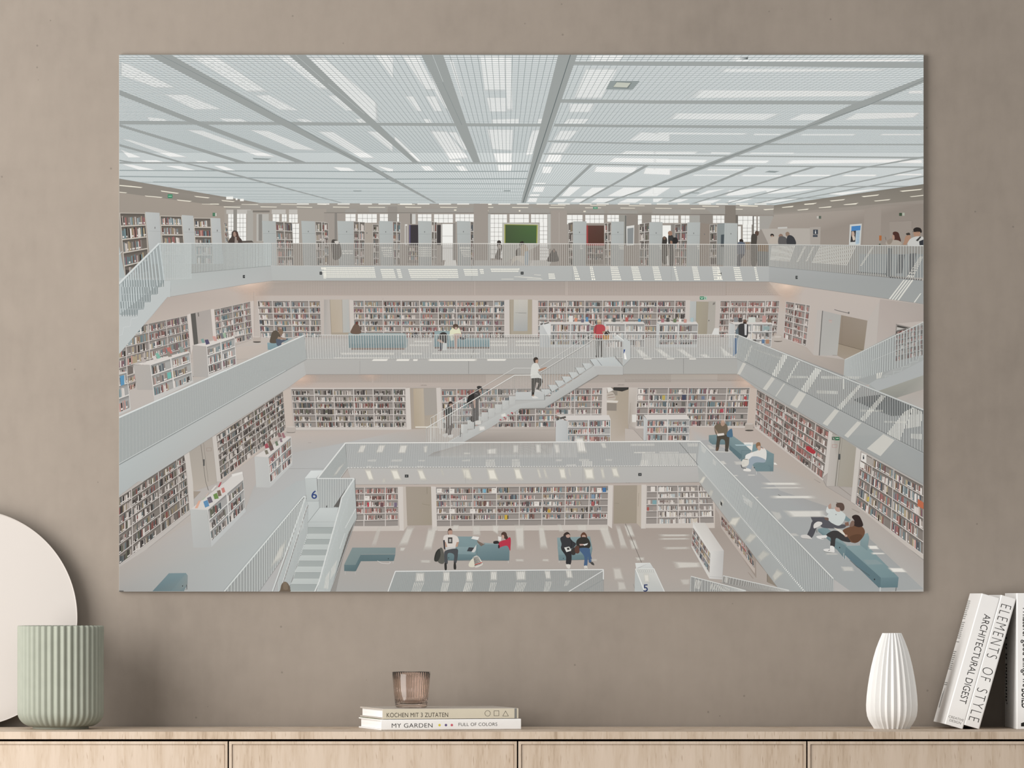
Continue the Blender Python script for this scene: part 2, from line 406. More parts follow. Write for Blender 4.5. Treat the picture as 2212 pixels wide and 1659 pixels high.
# leaning and upright books at the right
def place_upright(root, px, py, d, lean, T):
    # (px,py,d) = lower right front corner of the spine resting on the top
    p = at(px, py, d)
    M = Matrix.Translation((p.x, -d, TOP+0.0003)) @ Matrix.Rotation(math.radians(1.3), 4, 'Z') @ Matrix.Rotation(lean, 4, 'Y') @ Matrix.Translation((-T, 0, 0))
    root.matrix_world = M
dB = 0.160; kB = S*(D-dB)/D; lean = math.radians(15.9)
Ha, Ta = 293.5*kB, 41.0*kB
ba = book('book', 'left, thicker of the two leaning white books, spine reading ARCHITECTURAL DIGEST', Ta, 0.152, Ha, M_WHITE, hard=False)
place_upright(ba, 2079.8, 1575.5, dB, lean, Ta)
spine_text(ba, [('ARCHITECTURAL DIGEST', 41*kB, 240*kB, 0.42*Ta, 0.80*Ta, -0.006, 1.0)], Ha, M_INK)
# two small lines set across the foot of the spine
bm = bmesh.new()
for txt, a0, a1, z0, z1 in (('CREATIVE', 0.10, 0.92, 0.0108, 0.0142), ('DESIGN', 0.20, 0.82, 0.0058, 0.0092)):
    vs, fs = fit_text(txt, a0*Ta, a1*Ta, z0, z1, -0.012, 1.0)
    bv = [bm.verts.new((x, -0.00012, z)) for x, z in vs]
    for f in fs:
        try: bm.faces.new([bv[i] for i in f])
        except ValueError: pass
mesh_obj('imprint_lettering', bm, M_INK_SOFT, ba)
# the grey list of tiny lines along the fore edge of its cover
bm = bmesh.new(); rng = random.Random(3)
z = Ha - 0.0095
for k in range(44):
    z -= 0.0030
    if k in (10, 20, 22, 23, 24, 25): continue
    if 36 <= k <= 41: continue
    ln = 0.030 + rng.random()*0.012
    f = [bm.verts.new(p) for p in ((-0.0001, 0.150-ln, z), (-0.0001, 0.150, z), (-0.0001, 0.150, z+0.0011), (-0.0001, 0.150-ln, z+0.0011))]
    if z > 0.02: bm.faces.new(f)
for k, y in enumerate((0.124, 0.130, 0.136)):
    f = [bm.verts.new(p) for p in ((-0.0001, y, 0.022), (-0.0001, y+0.003, 0.022), (-0.0001, y+0.003, 0.052-k*0.004), (-0.0001, y, 0.052-k*0.004))]; bm.faces.new(f)
mesh_obj('cover_print', bm, M_GREY, ba)['label'] = 'column of small grey print along the cover edge'
He, Te = 292.0*kB, 34.0*kB
be = book('book', 'right, slimmer of the two leaning white books, spine reading ELEMENTS OF STYLE', Te, 0.152, He, M_WHITE, hard=False)
place_upright(be, 2115.4, 1575.5, dB, lean, Te)
spine_text(be, [('ELEMENTS', 18.0*kB, 137*kB, 0.17*Te, 0.84*Te, -0.020, 1.25), ('OF', 159*kB, 188*kB, 0.17*Te, 0.84*Te, -0.020, 1.25), ('STYLE', 206*kB, 279*kB, 0.17*Te, 0.84*Te, -0.020, 1.25)], He, M_INK)
Hw, Tw = (1575.5-1281.6)*kB, 0.030
bw = book('book', 'upright white book at the right edge that the leaning books rest against', Tw, 0.152, Hw, M_WHITE, hard=False)
bw.location = (at(2195.9, 0, dB).x, -dB, TOP+0.0002); bw.rotation_euler = (0, 0, math.radians(0.8))
lw = lambda px: (px-2195.9)*kB
pyb = lambda py: (py-1281.6)*kB
spine_text(bw, [('Whatever good things we', pyb(1309.5), pyb(1484), lw(2204.5), lw(2224), 0.012, 1.0), ('BUILD', pyb(1488), pyb(1530), lw(2206.5), lw(2224), 0.012, 1.0)], Hw, M_INK)
spine_poly(bw, [[(pyb(1562.5),lw(2205.5)),(pyb(1569.5),lw(2205.5)),(pyb(1569.5),lw(2228)),(pyb(1560),lw(2219)),(pyb(1556),lw(2224))]], Hw, M_INK, 'publisher_mark')
bm = bmesh.new()
vs, fs = fit_text('n n n nnnnnn,', 0.060, 0.165, 0.118, 0.142, 0.02, 1.0)
bv = [bm.verts.new((-0.0001, y, Hw-u_)) for u_, y in vs]
for f in fs:
    try: bm.faces.new([bv[i] for i in f])
    except ValueError: pass
mesh_obj('cover_print', bm, M_INK, bw)

# ------------------------------------------------------------------ ribbed glass tumbler
dg = 0.155; kg = S*(D-dg)/D
gz = TOP+T1+T2+0.0008
zg = at(0,1451,dg).z - gz
glass = thing('glass_tumbler', 'small ribbed rose-tinted glass tumbler standing on the pair of flat books', 'glass', (at(888.4,0,dg).x, -dg, gz))
Rt, Rb = 41.4*kg, 34.6*kg
NG = 44
def rib(a, r, z): return r - 0.0005*abs(math.cos(NG*a/2))*min(1, max(0, (z-0.0084)/0.004))
prof = [(Rb*0.86,0.0),(Rb*0.95,0.0008),(Rb,0.0028),(Rb*1.02,0.007)] + [(Rb*1.02+(Rt-Rb*1.02)*q**0.8, 0.007+(zg-0.0075)*q) for q in (0.25,0.5,0.75,1.0)]
prof += [(Rt-0.0007, zg), (Rt-0.0016, zg-0.0004)]
ip = [(Rt-0.0018, zg-0.001),(Rb*1.02+(Rt-Rb*1.02)*0.55-0.0016, zg*0.5),(Rb*1.02+(Rt-Rb*1.02)*0.25-0.0016, zg*0.25),(Rb-0.0022,0.0085),(Rb-0.005,0.0062),(0.001,0.0058)]
bm = bmesh.new(); ra = lathe(bm, prof, NG*8, None, close=False); rb_ = lathe(bm, ip, NG*8, rib, close=False); n = NG*8
for i in range(n): bm.faces.new((ra[-1][i], ra[-1][(i+1)%n], rb_[0][(i+1)%n], rb_[0][i]))
bm.faces.new(list(reversed(ra[0]))); bm.faces.new(rb_[-1]); bmesh.ops.recalc_face_normals(bm, faces=bm.faces[:])
t = NT('rose_glass'); t.setp(0.04, 0.5, (0.86, 0.70, 0.63, 1)); t.b.inputs['Transmission Weight'].default_value = 1.0; t.b.inputs['IOR'].default_value = 1.47
lp = t.n('ShaderNodeTexNoise', i_Scale=30.0); rr = t.ramp([(0.3,(0.90,0.79,0.73,1)),(0.7,(0.93,0.82,0.76,1))]); t.l(lp.outputs['Fac'], rr.inputs['Fac']); t.l(rr.outputs['Color'], t.b.inputs['Base Color'])
mesh_obj('glass_body', bm, t.m, glass, smooth=True)

# ------------------------------------------------------------------ the picture on the print, drawn as flat inked shapes
# pixel frames in which the picture's points are written down: letter -> (x0, y0, step)
TILE = dict(a=(250,110,.27125), b=(850,110,.27125), c=(1410,110,.27125), z=(0,0,1.0),
            d=(255,440,.203436), e=(700,440,.203436), f=(1120,440,.203436), g=(1550,440,.203436),
            h=(255,600,.203436), i=(700,600,.203436), j=(1120,600,.203436), k=(1550,600,.203436),
            l=(255,800,.203436), m=(600,800,.203436), n=(1000,740,.203436), o=(1350,820,.203436), p=(1550,780,.203436),
            q=(255,1040,.203436), r=(600,940,.20795), s=(950,940,.20795), t=(1350,940,.20795), u=(1550,940,.20796))
X0, X1, Y0, Y1 = 257.4, 1994.9, 118.4, 1277.9
def P(s):
    t = TILE['z']; out = []
    for tok in s.split():
        if tok[0].isalpha(): t = TILE[tok[0]]; tok = tok[1:]
        if not tok: continue
        x, y = tok.split(','); out.append((t[0]+float(x)*t[2], t[1]+float(y)*t[2]))
    return out
SEAT = [1.0]
def seat_tone(k): SEAT[0] = k              # the blue-grey upholstery is printed deeper on some seats
def H(c, a=1.0):
    if isinstance(c, tuple): return c
    if SEAT[0] < 1.0:
        r_, g_, b_ = int(c[0:2],16), int(c[2:4],16), int(c[4:6],16)
        if g_ >= r_+15 and b_ >= g_ and b_ > r_+20 and 90 < r_ < 180:
            k = SEAT[0]; return (lin(r_*k), lin(g_*k*0.962), lin(b_*k*0.932), a)
    return (lin(int(c[0:2],16)), lin(int(c[2:4],16)), lin(int(c[4:6],16)), a)
def ink_gain(x, y):                      # inverse of the lamp's falloff, painted into the ink colours
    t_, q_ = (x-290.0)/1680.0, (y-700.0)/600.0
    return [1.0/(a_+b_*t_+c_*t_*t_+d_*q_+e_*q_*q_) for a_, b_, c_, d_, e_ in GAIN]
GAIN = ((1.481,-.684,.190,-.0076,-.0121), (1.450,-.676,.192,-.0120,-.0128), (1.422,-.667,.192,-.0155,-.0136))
class ArtC:
    CELL = 2.5; STEP = 8e-6                 # ink layers are only stacked where shapes overlap, a few thousandths of a millimetre each
    def __init__(s):
        s.v=[]; s.f=[]; s.c=[]; s.m=[]; s.hold=False; s.bump=0; s.pend=[]; s.top=0
        s.grid = np.zeros((int((Y1-Y0)/s.CELL)+2, int((X1-X0)/s.CELL)+2), dtype=np.int32)
    def up(s):
        if s.hold: return
        for r_, a_, b_, L in s.pend:
            seg = s.grid[r_, a_:b_]; np.maximum(seg, L, out=seg)
        s.pend = []
    def spans(s, pts):
        """rows of cells that a polygon touches"""
        ymin = min(p[1] for p in pts); ymax = max(p[1] for p in pts); out = []; n = len(pts)
        for r_ in range(int((ymin-Y0)/s.CELL), int((ymax-Y0)/s.CELL)+1):
            lo, hi = Y0+r_*s.CELL, Y0+(r_+1)*s.CELL; xs = []
            for i in range(n):
                A, B = pts[i-1], pts[i]
                ya, yb = min(A[1],B[1]), max(A[1],B[1])
                if yb < lo or ya > hi: continue
                for yy in (max(ya,lo), min(yb,hi)):
                    xs.append(A[0] if yb-ya < 1e-9 else A[0]+(B[0]-A[0])*(yy-A[1])/(B[1]-A[1]))
                if yb-ya < 1e-9: xs.append(B[0])
            if xs: out.append((r_, max(0,int((min(xs)-X0)/s.CELL)), int((max(xs)-X0)/s.CELL)+1))
        return out
    def add(s, pts, col, glaze=False):
        """pts in pixels, col one colour or one per point; clipped to the picture"""
        per = isinstance(col, list)
        P_ = [(p[0], p[1], (col[i] if per else None)) for i, p in enumerate(pts)]
        for ax, lim, sg in ((0,X0,1),(0,X1,-1),(1,Y0,1),(1,Y1,-1)):
            o = []
            for i in range(len(P_)):
                A, B = P_[i-1], P_[i]
                ia, ib = (A[ax]-lim)*sg >= 0, (B[ax]-lim)*sg >= 0
                if ia != ib:
                    t_ = (lim-A[ax])/(B[ax]-A[ax])
                    o.append((A[0]+(B[0]-A[0])*t_, A[1]+(B[1]-A[1])*t_, tuple(x+(y-x)*t_ for x, y in zip(A[2],B[2])) if per else None))
                if ib: o.append(B)
            P_ = o
            if len(P_) < 3: return
        ar = sum(P_[i-1][0]*P_[i][1]-P_[i][0]*P_[i-1][1] for i in range(len(P_)))
        if abs(ar) < 1e-3: return
        if ar > 0: P_ = P_[::-1]
        k = len(s.v)
        sp = s.spans(P_); L = 1 + s.bump + max([int(s.grid[r_, a_:b_].max()) for r_, a_, b_ in sp] or [0])
        s.top = max(s.top, L)
        s.pend += [(r_, a_, b_, L) for r_, a_, b_ in sp]
        s.v += [(p[0], p[1], 2e-5+L*s.STEP) for p in P_]; s.f.append(tuple(range(k, k+len(P_))))
        s.c.append([p[2] for p in P_] if per else col); s.m.append(1 if glaze else 0)
ART = ArtC()
RNG = random.Random(11)
class group:                                # shapes that do not overlap share one layer
    def __enter__(s): ART.up(); s.o = ART.hold; ART.hold = True
    def __exit__(s, *a): ART.hold = s.o
def fill(s, col, a=1.0):
    pts = P(s) if isinstance(s, str) else s
    ART.up()
    cc = [H(c, a) for c in col.split()] if isinstance(col, str) and ' ' in col else H(col, a)
    if isinstance(cc, list):
        while len(cc) < len(pts): cc.append(cc[-1])
    ART.add(pts, cc, a < 1.0)
def spline(pts, n=5):
    out = []; N = len(pts)
    for i in range(N):
        p0, p1, p2, p3 = pts[i-1], pts[i], pts[(i+1)%N], pts[(i+2)%N]
        for k in range(n):
            t_ = k/n; t2 = t_*t_; t3 = t2*t_
            out.append(tuple(0.5*(2*p1[j]+(p2[j]-p0[j])*t_+(2*p0[j]-5*p1[j]+4*p2[j]-p3[j])*t2+(3*p1[j]-p0[j]-3*p2[j]+p3[j])*t3) for j in (0,1)))
    return out
def blob(s, col): fill(spline(P(s)), col)
def line(s, wd, col, a=1.0):
    pts = P(s) if isinstance(s, str) else s
    ART.up()
    for A, B in zip(pts, pts[1:]):
        dx, dy = B[0]-A[0], B[1]-A[1]; L = math.hypot(dx, dy) or 1; nx, ny = -dy/L*wd/2, dx/L*wd/2
        ART.add([(A[0]+nx,A[1]+ny),(B[0]+nx,B[1]+ny),(B[0]-nx,B[1]-ny),(A[0]-nx,A[1]-ny)], H(col, a), a < 1.0)
def ell(s, rx, ry, col, rot=0.0):
    cx, cy = P(s)[0]; ca, sa = math.cos(rot), math.sin(rot)
    fill([(cx+rx*math.cos(t_)*ca-ry*math.sin(t_)*sa, cy+rx*math.cos(t_)*sa+ry*math.sin(t_)*ca) for t_ in [2*math.pi*i/18 for i in range(18)]], col)
def soft(s, col, a=0.8, f=0.35):
    if f >= 0.2: f = min(0.55, f*1.7)
    """light patch with feathered rim"""
    pts = P(s) if isinstance(s, str) else s
    cx = sum(p[0] for p in pts)/len(pts); cy = sum(p[1] for p in pts)/len(pts)
    inn = [(p[0]+(cx-p[0])*f, p[1]+(cy-p[1])*f) for p in pts]
    c1, c0 = H(col, a), H(col, 0.0); ART.up()
    ART.add(inn, [c1]*len(inn), True)
    for i in range(len(pts)):
        j = (i+1) % len(pts); ART.add([pts[i], pts[j], inn[j], inn[i]], [c0, c0, c1, c1], True)
def glow(cx, cy, rx, ry, col, a):
    c1, c0 = H(col, a), H(col, 0.0); ART.up(); n = 20
    for i in range(n):
        a0, a1 = 2*math.pi*i/n, 2*math.pi*(i+1)/n
        ART.add([(cx,cy),(cx+rx*math.cos(a0),cy+ry*math.sin(a0)),(cx+rx*math.cos(a1),cy+ry*math.sin(a1))], [c1,c0,c0], True)
def homo(q):
    (x0,y0),(x1,y1),(x2,y2),(x3,y3) = q      # TL TR BR BL
    dx1, dx2, sx = x1-x2, x3-x2, x0-x1+x2-x3; dy1, dy2, sy = y1-y2, y3-y2, y0-y1+y2-y3
    den = dx1*dy2-dx2*dy1
    if abs(den) < 1e-6: return lambda u_, v_: ((x0*(1-u_)+x1*u_)*(1-v_)+(x3*(1-u_)+x2*u_)*v_, (y0*(1-u_)+y1*u_)*(1-v_)+(y3*(1-u_)+y2*u_)*v_)
    g_ = (sx*dy2-dx2*sy)/den; h_ = (dx1*sy-sx*dy1)/den
    a_, b_, c_ = x1-x0+g_*x1, x3-x0+h_*x3, x0; d_, e_, f_ = y1-y0+g_*y1, y3-y0+h_*y3, y0
    return lambda u_, v_: ((a_*u_+b_*v_+c_)/(g_*u_+h_*v_+1), (d_*u_+e_*v_+f_)/(g_*u_+h_*v_+1))
def hq(h_, u0, u1, v0, v1): return [h_(u0,v0), h_(u1,v0), h_(u1,v1), h_(u0,v1)]
MIX = '4a4442 6e6661 8a807a a89d96 c4bab3 d3cbc5 dcd6d1 5a6064 7d8587 98a3a6 825a55 9a6562 6b4d46 94836b ab9c80 66797d 73898e 4a525b 7a5a62 b98f86 39342f 877f7b'.split()
DRK = '3c3734 4e4845 615a56 766e69 8e857f a99f98 c3bab4 d2ccc6 4b5254 667072 7b4a45 585a4a 8a7d66 343030'.split()
RED = '80544f 91605b a4736d 67443f 8d7d78 c8beb8 d6cfca 4d4643 a08a82 7a6a64 b3a59c 98908c b0847c 5c5450'.split()
PALE = 'd8d2cd cbc3bd bdb3ac e0dbd6 a39a94 8b827d 6a625e c9bfb2 9fa8aa b5bcbd 7d6f6a d0c7c0'.split()
def shelf(q, rows, bays, pal=MIX, frame='cbc4bf', back='938c87', fw=1.7, full=0.88, bw=2.1, seed=0, hmin=0.60, floor_=0.0, top='', void=()):
    """bookcase in the quad q: rows (number or list of heights), bays = list of inner upright positions in 0..1"""
    q = P(q) if isinstance(q, str) else q
    rg = random.Random(seed*7+5); h_ = homo(q)
    Wd = (math.dist(q[0],q[1])+math.dist(q[3],q[2]))/2; Ht = (math.dist(q[0],q[3])+math.dist(q[1],q[2]))/2
    fill(q, frame)
    us = [0.0]+list(bays)+[1.0]; fu, fv = fw/Wd, fw/Ht
    n = rows
    cells = []
    with group():
        for r_ in range(n):
            for b_ in range(len(us)-1):
                c_ = (us[b_]+fu*0.5, us[b_+1]-fu*0.5, r_/n+fv*0.5, (r_+1)/n-fv*0.5)
                cells.append((r_, b_, c_))
                sh = H(back); dk = tuple(x*0.62 for x in sh[:3])+(1.0,)
                u0, u1, v0, v1 = c_; vm = v0+(v1-v0)*0.30
                ART.add(hq(h_,u0,u1,v0,vm), [dk,dk,sh,sh]); ART.add(hq(h_,u0,u1,vm,v1), sh)
    for r_, b_, (u0,u1,v0,v1) in cells:
        if (r_, b_) in void: continue
        with group():
            u_ = u0+ (rg.random()*2.0/Wd); end = u1-(u1-u0)*(rg.random()**2)*(1-full)*3.0
            base = 0.62+rg.random()*0.22
            tone = rg.choice(pal)
            while u_ < end:
                w_ = bw*(0.55+rg.random()*0.95)/Wd
                if u_+w_ > u1: break
                k_ = rg.random()
                if k_ > 0.06:
                    c_ = rg.choice(pal) if rg.random() < 0.8 else tone
                    ht = min(0.93, max(hmin, base+(rg.random()-0.5)*0.26)); vt = v1-(v1-v0)*ht
                    ART.add(hq(h_,u_,u_+w_*0.88,vt,v1), H(c_))
                    if rg.random() < 0.38 and bw > 1.4:
                        va = v1-(v1-v0)*0.22; vb = v1-(v1-v0)*0.08
                        ART.bump = 1; ART.add(hq(h_,u_,u_+w_*0.88,va,vb), H('d9d4cf')); ART.bump = 0
                u_ += w_
        ART.up(); ART.up()
def rail(q, n, col, wd=1.0, haze=None, a=0.35, top=None, topw=2.0, u0=0.0, u1=1.0, ca=1.0):
    q = P(q) if isinstance(q, str) else q
    h_ = homo(q)
    if haze: fill(q, haze, a)
    ART.up()
    for i in range(n+1):
        u_ = u0+(u1-u0)*i/n; A, B = h_(u_,0), h_(u_,1)
        ART.add([(A[0]-wd/2,A[1]),(A[0]+wd/2,A[1]),(B[0]+wd/2,B[1]),(B[0]-wd/2,B[1])], H(col, ca), ca < 1)
    if top: line([q[0], q[1]], topw, top)
def dots(q, nx, ny, col, fx=0.5, fy=0.5, a=1.0, jit=0.0):
    q = P(q) if isinstance(q, str) else q
    h_ = homo(q); ART.up()
    for j in range(ny):
        for i in range(nx):
            u_, v_ = i/nx, j/ny
            if jit and RNG.random() < jit: continue
            ART.add(hq(h_,u_,u_+fx/nx,v_,v_+fy/ny), H(col, a), a < 1)
def bars(s, step, wd, col, a=1.0, off=0.0):
    """upright strips that fill a slanted patch"""
    pts = P(s) if isinstance(s, str) else s
    x = min(p_[0] for p_ in pts)+off; xe = max(p_[0] for p_ in pts); ART.up()
    while x < xe:
        ys = []
        for i in range(len(pts)):
            A, B = pts[i-1], pts[i]
            if (A[0]-x)*(B[0]-x) < 0: ys.append(A[1]+(B[1]-A[1])*(x-A[0])/(B[0]-A[0]))
        if len(ys) >= 2:
            y0, y1 = min(ys), max(ys)
            if y1-y0 > 0.8: ART.add([(x-wd/2,y0),(x+wd/2,y0),(x+wd/2,y1),(x-wd/2,y1)], H(col, a), a < 1)
        x += step
def grid(s, nx, ny, col='efefec', bar='8d8a86', bw=0.7):
    """bright window of nx by ny panes"""
    (x0,y0),(x1,y1) = P(s); fill([(x0,y0),(x1,y0),(x1,y1),(x0,y1)], col); ART.up()
    for i in range(1, nx): 
        x = x0+(x1-x0)*i/nx; ART.add([(x-bw/2,y0),(x+bw/2,y0),(x+bw/2,y1),(x-bw/2,y1)], H(bar))
    for j in range(1, ny):
        y = y0+(y1-y0)*j/ny; ART.add([(x0,y-bw/2),(x1,y-bw/2),(x1,y+bw/2),(x0,y+bw/2)], H(bar))
def rect(s, col, a=1.0):
    (x0,y0),(x1,y1) = P(s); 
    cc = col.split()
    fill([(x0,y0),(x1,y0),(x1,y1),(x0,y1)], col if len(cc) == 1 else ' '.join([cc[0],cc[0],cc[1],cc[1]]), a)
def mark(txt, s, col, off=0.0):
    (x0,y0),(x1,y1) = P(s); vs, fs = fit_text(txt, x0, x1, y1, y0, off); ART.up()
    for f in fs: ART.add([vs[i] for i in f], H(col))
fill('z257,118 1996,118 1996,1279 257,1279', 'b3b3b1')

# ---- glazed ceiling
fill('z257,118 1996,118 1996,398 1672,444 562,440 257,386', 'd6dcdd dadfe0 d1d7d8 c5cdce c5cdce cdd4d5')
for s_ in ('a30,80 100,100 490,300 330,300 30,195','a360,340 560,345 860,470 630,470','a570,30 790,30 1230,335 1060,335','a1100,350 1210,345 1470,480 1310,472',
    'a1270,30 1370,30 1720,315 1640,310','a1680,350 1750,350 1900,480 1840,480','a1510,30 1640,30 2090,420 2100,572 2050,572','a2060,30 2180,30 2212,60 2212,230',
    'a530,618 670,625 1300,852 1150,845','a1050,622 1200,630 1620,800 1430,790','a1590,630 1720,635 2080,862 1960,860','a1990,632 2100,640 2212,730 2212,810',
    'a240,525 390,540 420,562 270,562','a810,535 1000,540 1070,570 880,570','a1430,540 1510,540 1600,574 1500,574','a1900,540 1960,540 2000,574 1940,574',
    'a30,695 90,700 590,852 450,850','a30,780 210,850 100,850','a40,900 130,905 330,950 190,950','a380,912 510,915 660,955 560,955','a770,912 850,915 980,960 890,960','a1720,922 1860,930 1930,965 1800,965','a2080,915 2212,940 2212,965 2180,965',
    'a190,870 330,870 390,886 240,886','a620,875 720,878 760,888 660,888','a1270,880 1380,882 1420,895 1310,895',
    'b60,30 200,30 350,320 260,320','b250,30 262,30 480,480 420,480 330,330','b90,355 160,355 230,485 190,485','b250,355 340,355 395,485 330,485','b230,542 290,542 310,575 255,575',
    'b680,30 890,30 900,325 720,325','b880,30 940,30 950,490 905,490','b735,368 905,368 905,488 762,488','b770,545 1010,540 1010,578 775,578','b1150,540 1190,540 1185,578 1140,578','b440,60 470,60 560,380 545,380',
    'b280,628 420,632 610,860 450,875','b430,640 500,640 600,790 570,800','b740,618 960,620 950,800 780,790','b790,812 950,812 940,885 815,885','b1110,625 1175,620 1110,830 1050,840 1080,700',
    'b0,670 60,720 230,890 200,890 0,720','b210,915 290,915 330,955 250,955','b490,915 560,915 600,960 530,960','b820,905 950,905 940,965 830,965','b430,870 530,870 545,888 450,888','b820,868 950,868 945,888 820,888',
    'b1560,32 1850,32 1810,82 1560,82','b1530,133 1800,133 1660,385 1425,385','b1400,418 1610,418 1570,490 1390,490','b1390,540 1570,540 1520,580 1340,582','b1320,633 1480,633 1400,710 1270,712','b1265,730 1420,730 1360,812 1225,815','b1230,822 1350,822 1330,885 1200,888',
    'b1190,920 1270,920 1250,975 1180,975','b1600,920 1960,925 1930,975 1580,965','b2000,930 2212,935 2212,990 1980,980','b1130,1050 1220,1050 1210,1060 1120,1060','b1120,1080 1210,1080 1190,1125 1100,1125','b1090,1140 1170,1140 1160,1158 1080,1158','b1080,1170 1150,1170 1140,1205 1060,1205',
    'b1400,1080 1500,1080 1400,1160 1330,1160','b1580,1085 1720,1085 1600,1160 1480,1160','b1830,1085 2010,1085 1870,1160 1690,1160','b2060,1090 2212,1090 2100,1160 1930,1160','b1290,1180 1390,1180 1360,1205 1260,1205','b1450,1175 1560,1175 1510,1205 1400,1205','b1620,1172 1770,1172 1700,1208 1560,1208','b1860,1175 2000,1175 1930,1210 1780,1210',
    'b1960,645 2212,655 2212,722 1860,715','b1830,795 2212,800 2212,822 1790,820','b1740,850 2212,858 2212,892 1690,885',
    'c600,45 700,45 690,68 2155,62 2155,86 590,88','c500,142 1900,146 1860,158 480,172','c300,308 1890,320 1800,360 240,378','c150,494 1050,500 930,552 100,545','c1180,500 1450,500 1330,555 1065,552','c1600,495 2155,490 2100,530 1500,552','c2040,318 2155,312 2155,340 2030,340',
    'c0,648 790,655 770,668 0,664','c800,658 1040,660 1020,672 790,672','c1170,662 1640,662 1620,674 1150,674','c1820,660 2155,662 2155,672 1790,672','c660,735 840,738 830,745 650,742','c980,732 1480,738 1470,748 970,745','c0,800 380,800 350,820 0,820','c460,805 640,808 620,818 450,818','c770,808 1150,810 1140,818 750,818',
    'c0,860 460,868 430,892 0,888','c580,870 950,872 920,895 540,895','c1060,870 2050,862 1980,890 1020,900','c1960,870 2155,868 2155,895 1900,890','c0,935 330,938 310,945 0,945','c430,938 760,942 750,952 410,950','c310,985 690,988 680,995 300,994','c700,985 1070,988 1060,1000 690,998','c1090,985 1440,986 1420,998 1080,1000','c1520,985 1800,985 1780,998 1490,998','c1900,980 2155,978 2155,990 1880,992',
    'c0,1085 150,1088 50,1140 0,1140','c200,1110 390,1090 340,1110 220,1140','c440,1110 590,1095 480,1125 330,1160','c590,1110 860,1090 1130,1098 900,1115 700,1150 560,1158','c880,1110 1340,1095 1180,1120 900,1140','c1350,1140 1860,1090 1500,1150','c0,1175 90,1172 40,1205 0,1205','c150,1180 300,1178 220,1205 100,1208','c380,1195 560,1180 480,1212 340,1215','c600,1190 820,1172 700,1205 590,1212','c900,1190 1230,1172 960,1212 850,1212'):
    soft(s_, 'f8f9f8', 0.98, 0.14)
VX, VY = 1095.0, 525.0
with group():
    du_ = 5.0/407**2; uu = 1/407.0
    while True:
        yy = VY-1/uu; dy = du_/(uu*uu)
        if dy < 1.15: break
        ART.add([(257,yy),(1996,yy),(1996,yy+dy*0.40),(257,yy+dy*0.40)], H('a9b4b6', 0.48), True); uu += du_
with group():
    X = -2200.0
    while X < 4400:
        def xl(y, X=X): return VX+(X-VX)*(VY-y)/407.0
        w0 = 0.55
        ART.add([(xl(118)-w0,118),(xl(118)+w0,118),(xl(443)+0.25,443),(xl(443)-0.25,443)], H('8f999b', 0.70), True); X += 15.1
with group():
    uu = 1/407.0
    while True:
        yy = VY-1/uu; dy = du_/(uu*uu)
        if yy > 262: break
        X = -2200.0
        while X < 620:
            f_ = (VY-yy)/407.0; x_ = VX+(X-VX)*f_
            if 250 < x_ < 820 and RNG.random() < 0.62: ART.add([(x_+3*f_,yy+dy*.45),(x_+11.5*f_,yy+dy*.45),(x_+11.5*f_,yy+dy*1.0)], H('f4f6f5', .62), True)
            X += 15.1
        uu += du_
for yy, wd in ((397.5,1.2),(408,1.0),(415,0.9),(422,0.9),(428,0.8),(433,0.8)):
    line('z257,%g 1140,%g' % (yy-4, yy), wd, 'a3adae'); 
for s_, wd in (('z331,393 1135,397.5',1.4),('z258,381 814,387 1139,386',2.2),('z258,368 850,371 1141,370',2.0)): line(s_, wd, '96a0a1')
for s_ in ('z258,261 1172,267.5 1172,273.5 258,268.5','z258,350 1148,350.5 1148,354.5 258,353.5','z1203,214.5 1410,216.5 1995,218.5 1995,226.8 1410,224 1203,221.5',
           'z1226,132.5 1410,133 1995,134.4 1995,146.8 1410,141.5 1226,140.5','z1197,267.5 1410,270 1995,272.5 1995,280.5 1410,275.5 1197,273.5','z1183,303.8 1410,309 1995,311 1995,314 1410,312.4 1183,306.8',
           'z1174,331 1410,334 1995,339 1995,342.5 1410,336.5 1174,333.6','z1163,350.6 1410,356 1995,359.5 1995,362.8 1410,358.6 1163,353.6','z1145,398.4 1410,402.4 1995,401.5 1995,404 1410,404 1145,400',
           'z1140,425 1410,426.5 1800,427 1800,428.4 1410,428 1140,426.4'): fill(s_, '9fa4a3')
for s_ in ('z1206,118 1247,118 1135.5,438 1125.5,438','z911,118 957,118 1007.5,267 1037.5,351 1022,351 982,267','z623,118 659,118 815,267 905.5,352 893,352 794,267',
           'z318,118 369,118 628,266 791,351 943,438 936,438 772,351 599,266','z258,194.5 440,266 662.5,351 639,351 414,266 258,205.5','z258,268 537.5,352 515,352 258,273.5',
           'z258,311 398,351 486,370 740,438 734,438 474,371 386,351 258,316','z258,345 300,352 280,352 258,348',
           'z1995,166.5 1995,178.5 1877,227 1755,275 1655,312.5 1541,357 1413,403.5 1311,438 1304,438 1407,402 1516,357 1637,312 1733,274 1840,226',
           'z1283,353.5 1192,438 1185,438 1275,353.5','z1404,356.5 1257,438 1251,438 1394,356.5','z1633,361 1448,436 1440,436 1620,361','z1763,361 1501,439.5 1493,439.5 1750,361',
           'z1995,337.5 1995,341.5 1878,361 1570,440 1563,440 1866,361','z1995,362 1995,365 1630,441 1622,441','z1995,379.5 1995,382.5 1666,441.5 1658,441.5'): fill(s_, '9ba09f')
line('z1232.5,118 1129.8,438', 1.6, '626b6c'); line('b310,30 395,245', 0.8, 'c9d0d0'); line('b390,250 545,590', 0.7, '7f8889'); line('a350,30 1400,575 2212,1045', 0.8, '7d8687')
line('c2155,235 1720,430 1230,605 860,745 0,1085', 0.8, '747d7e'); line('a1430,30 1660,235', 0.6, 'c4caca'); line('a1690,260 1980,500', 0.6, 'c4caca')
line('z257,386 562,440', 1.2, '9aa3a3'); line('z1672,444 1996,398', 1.2, '8b9393')
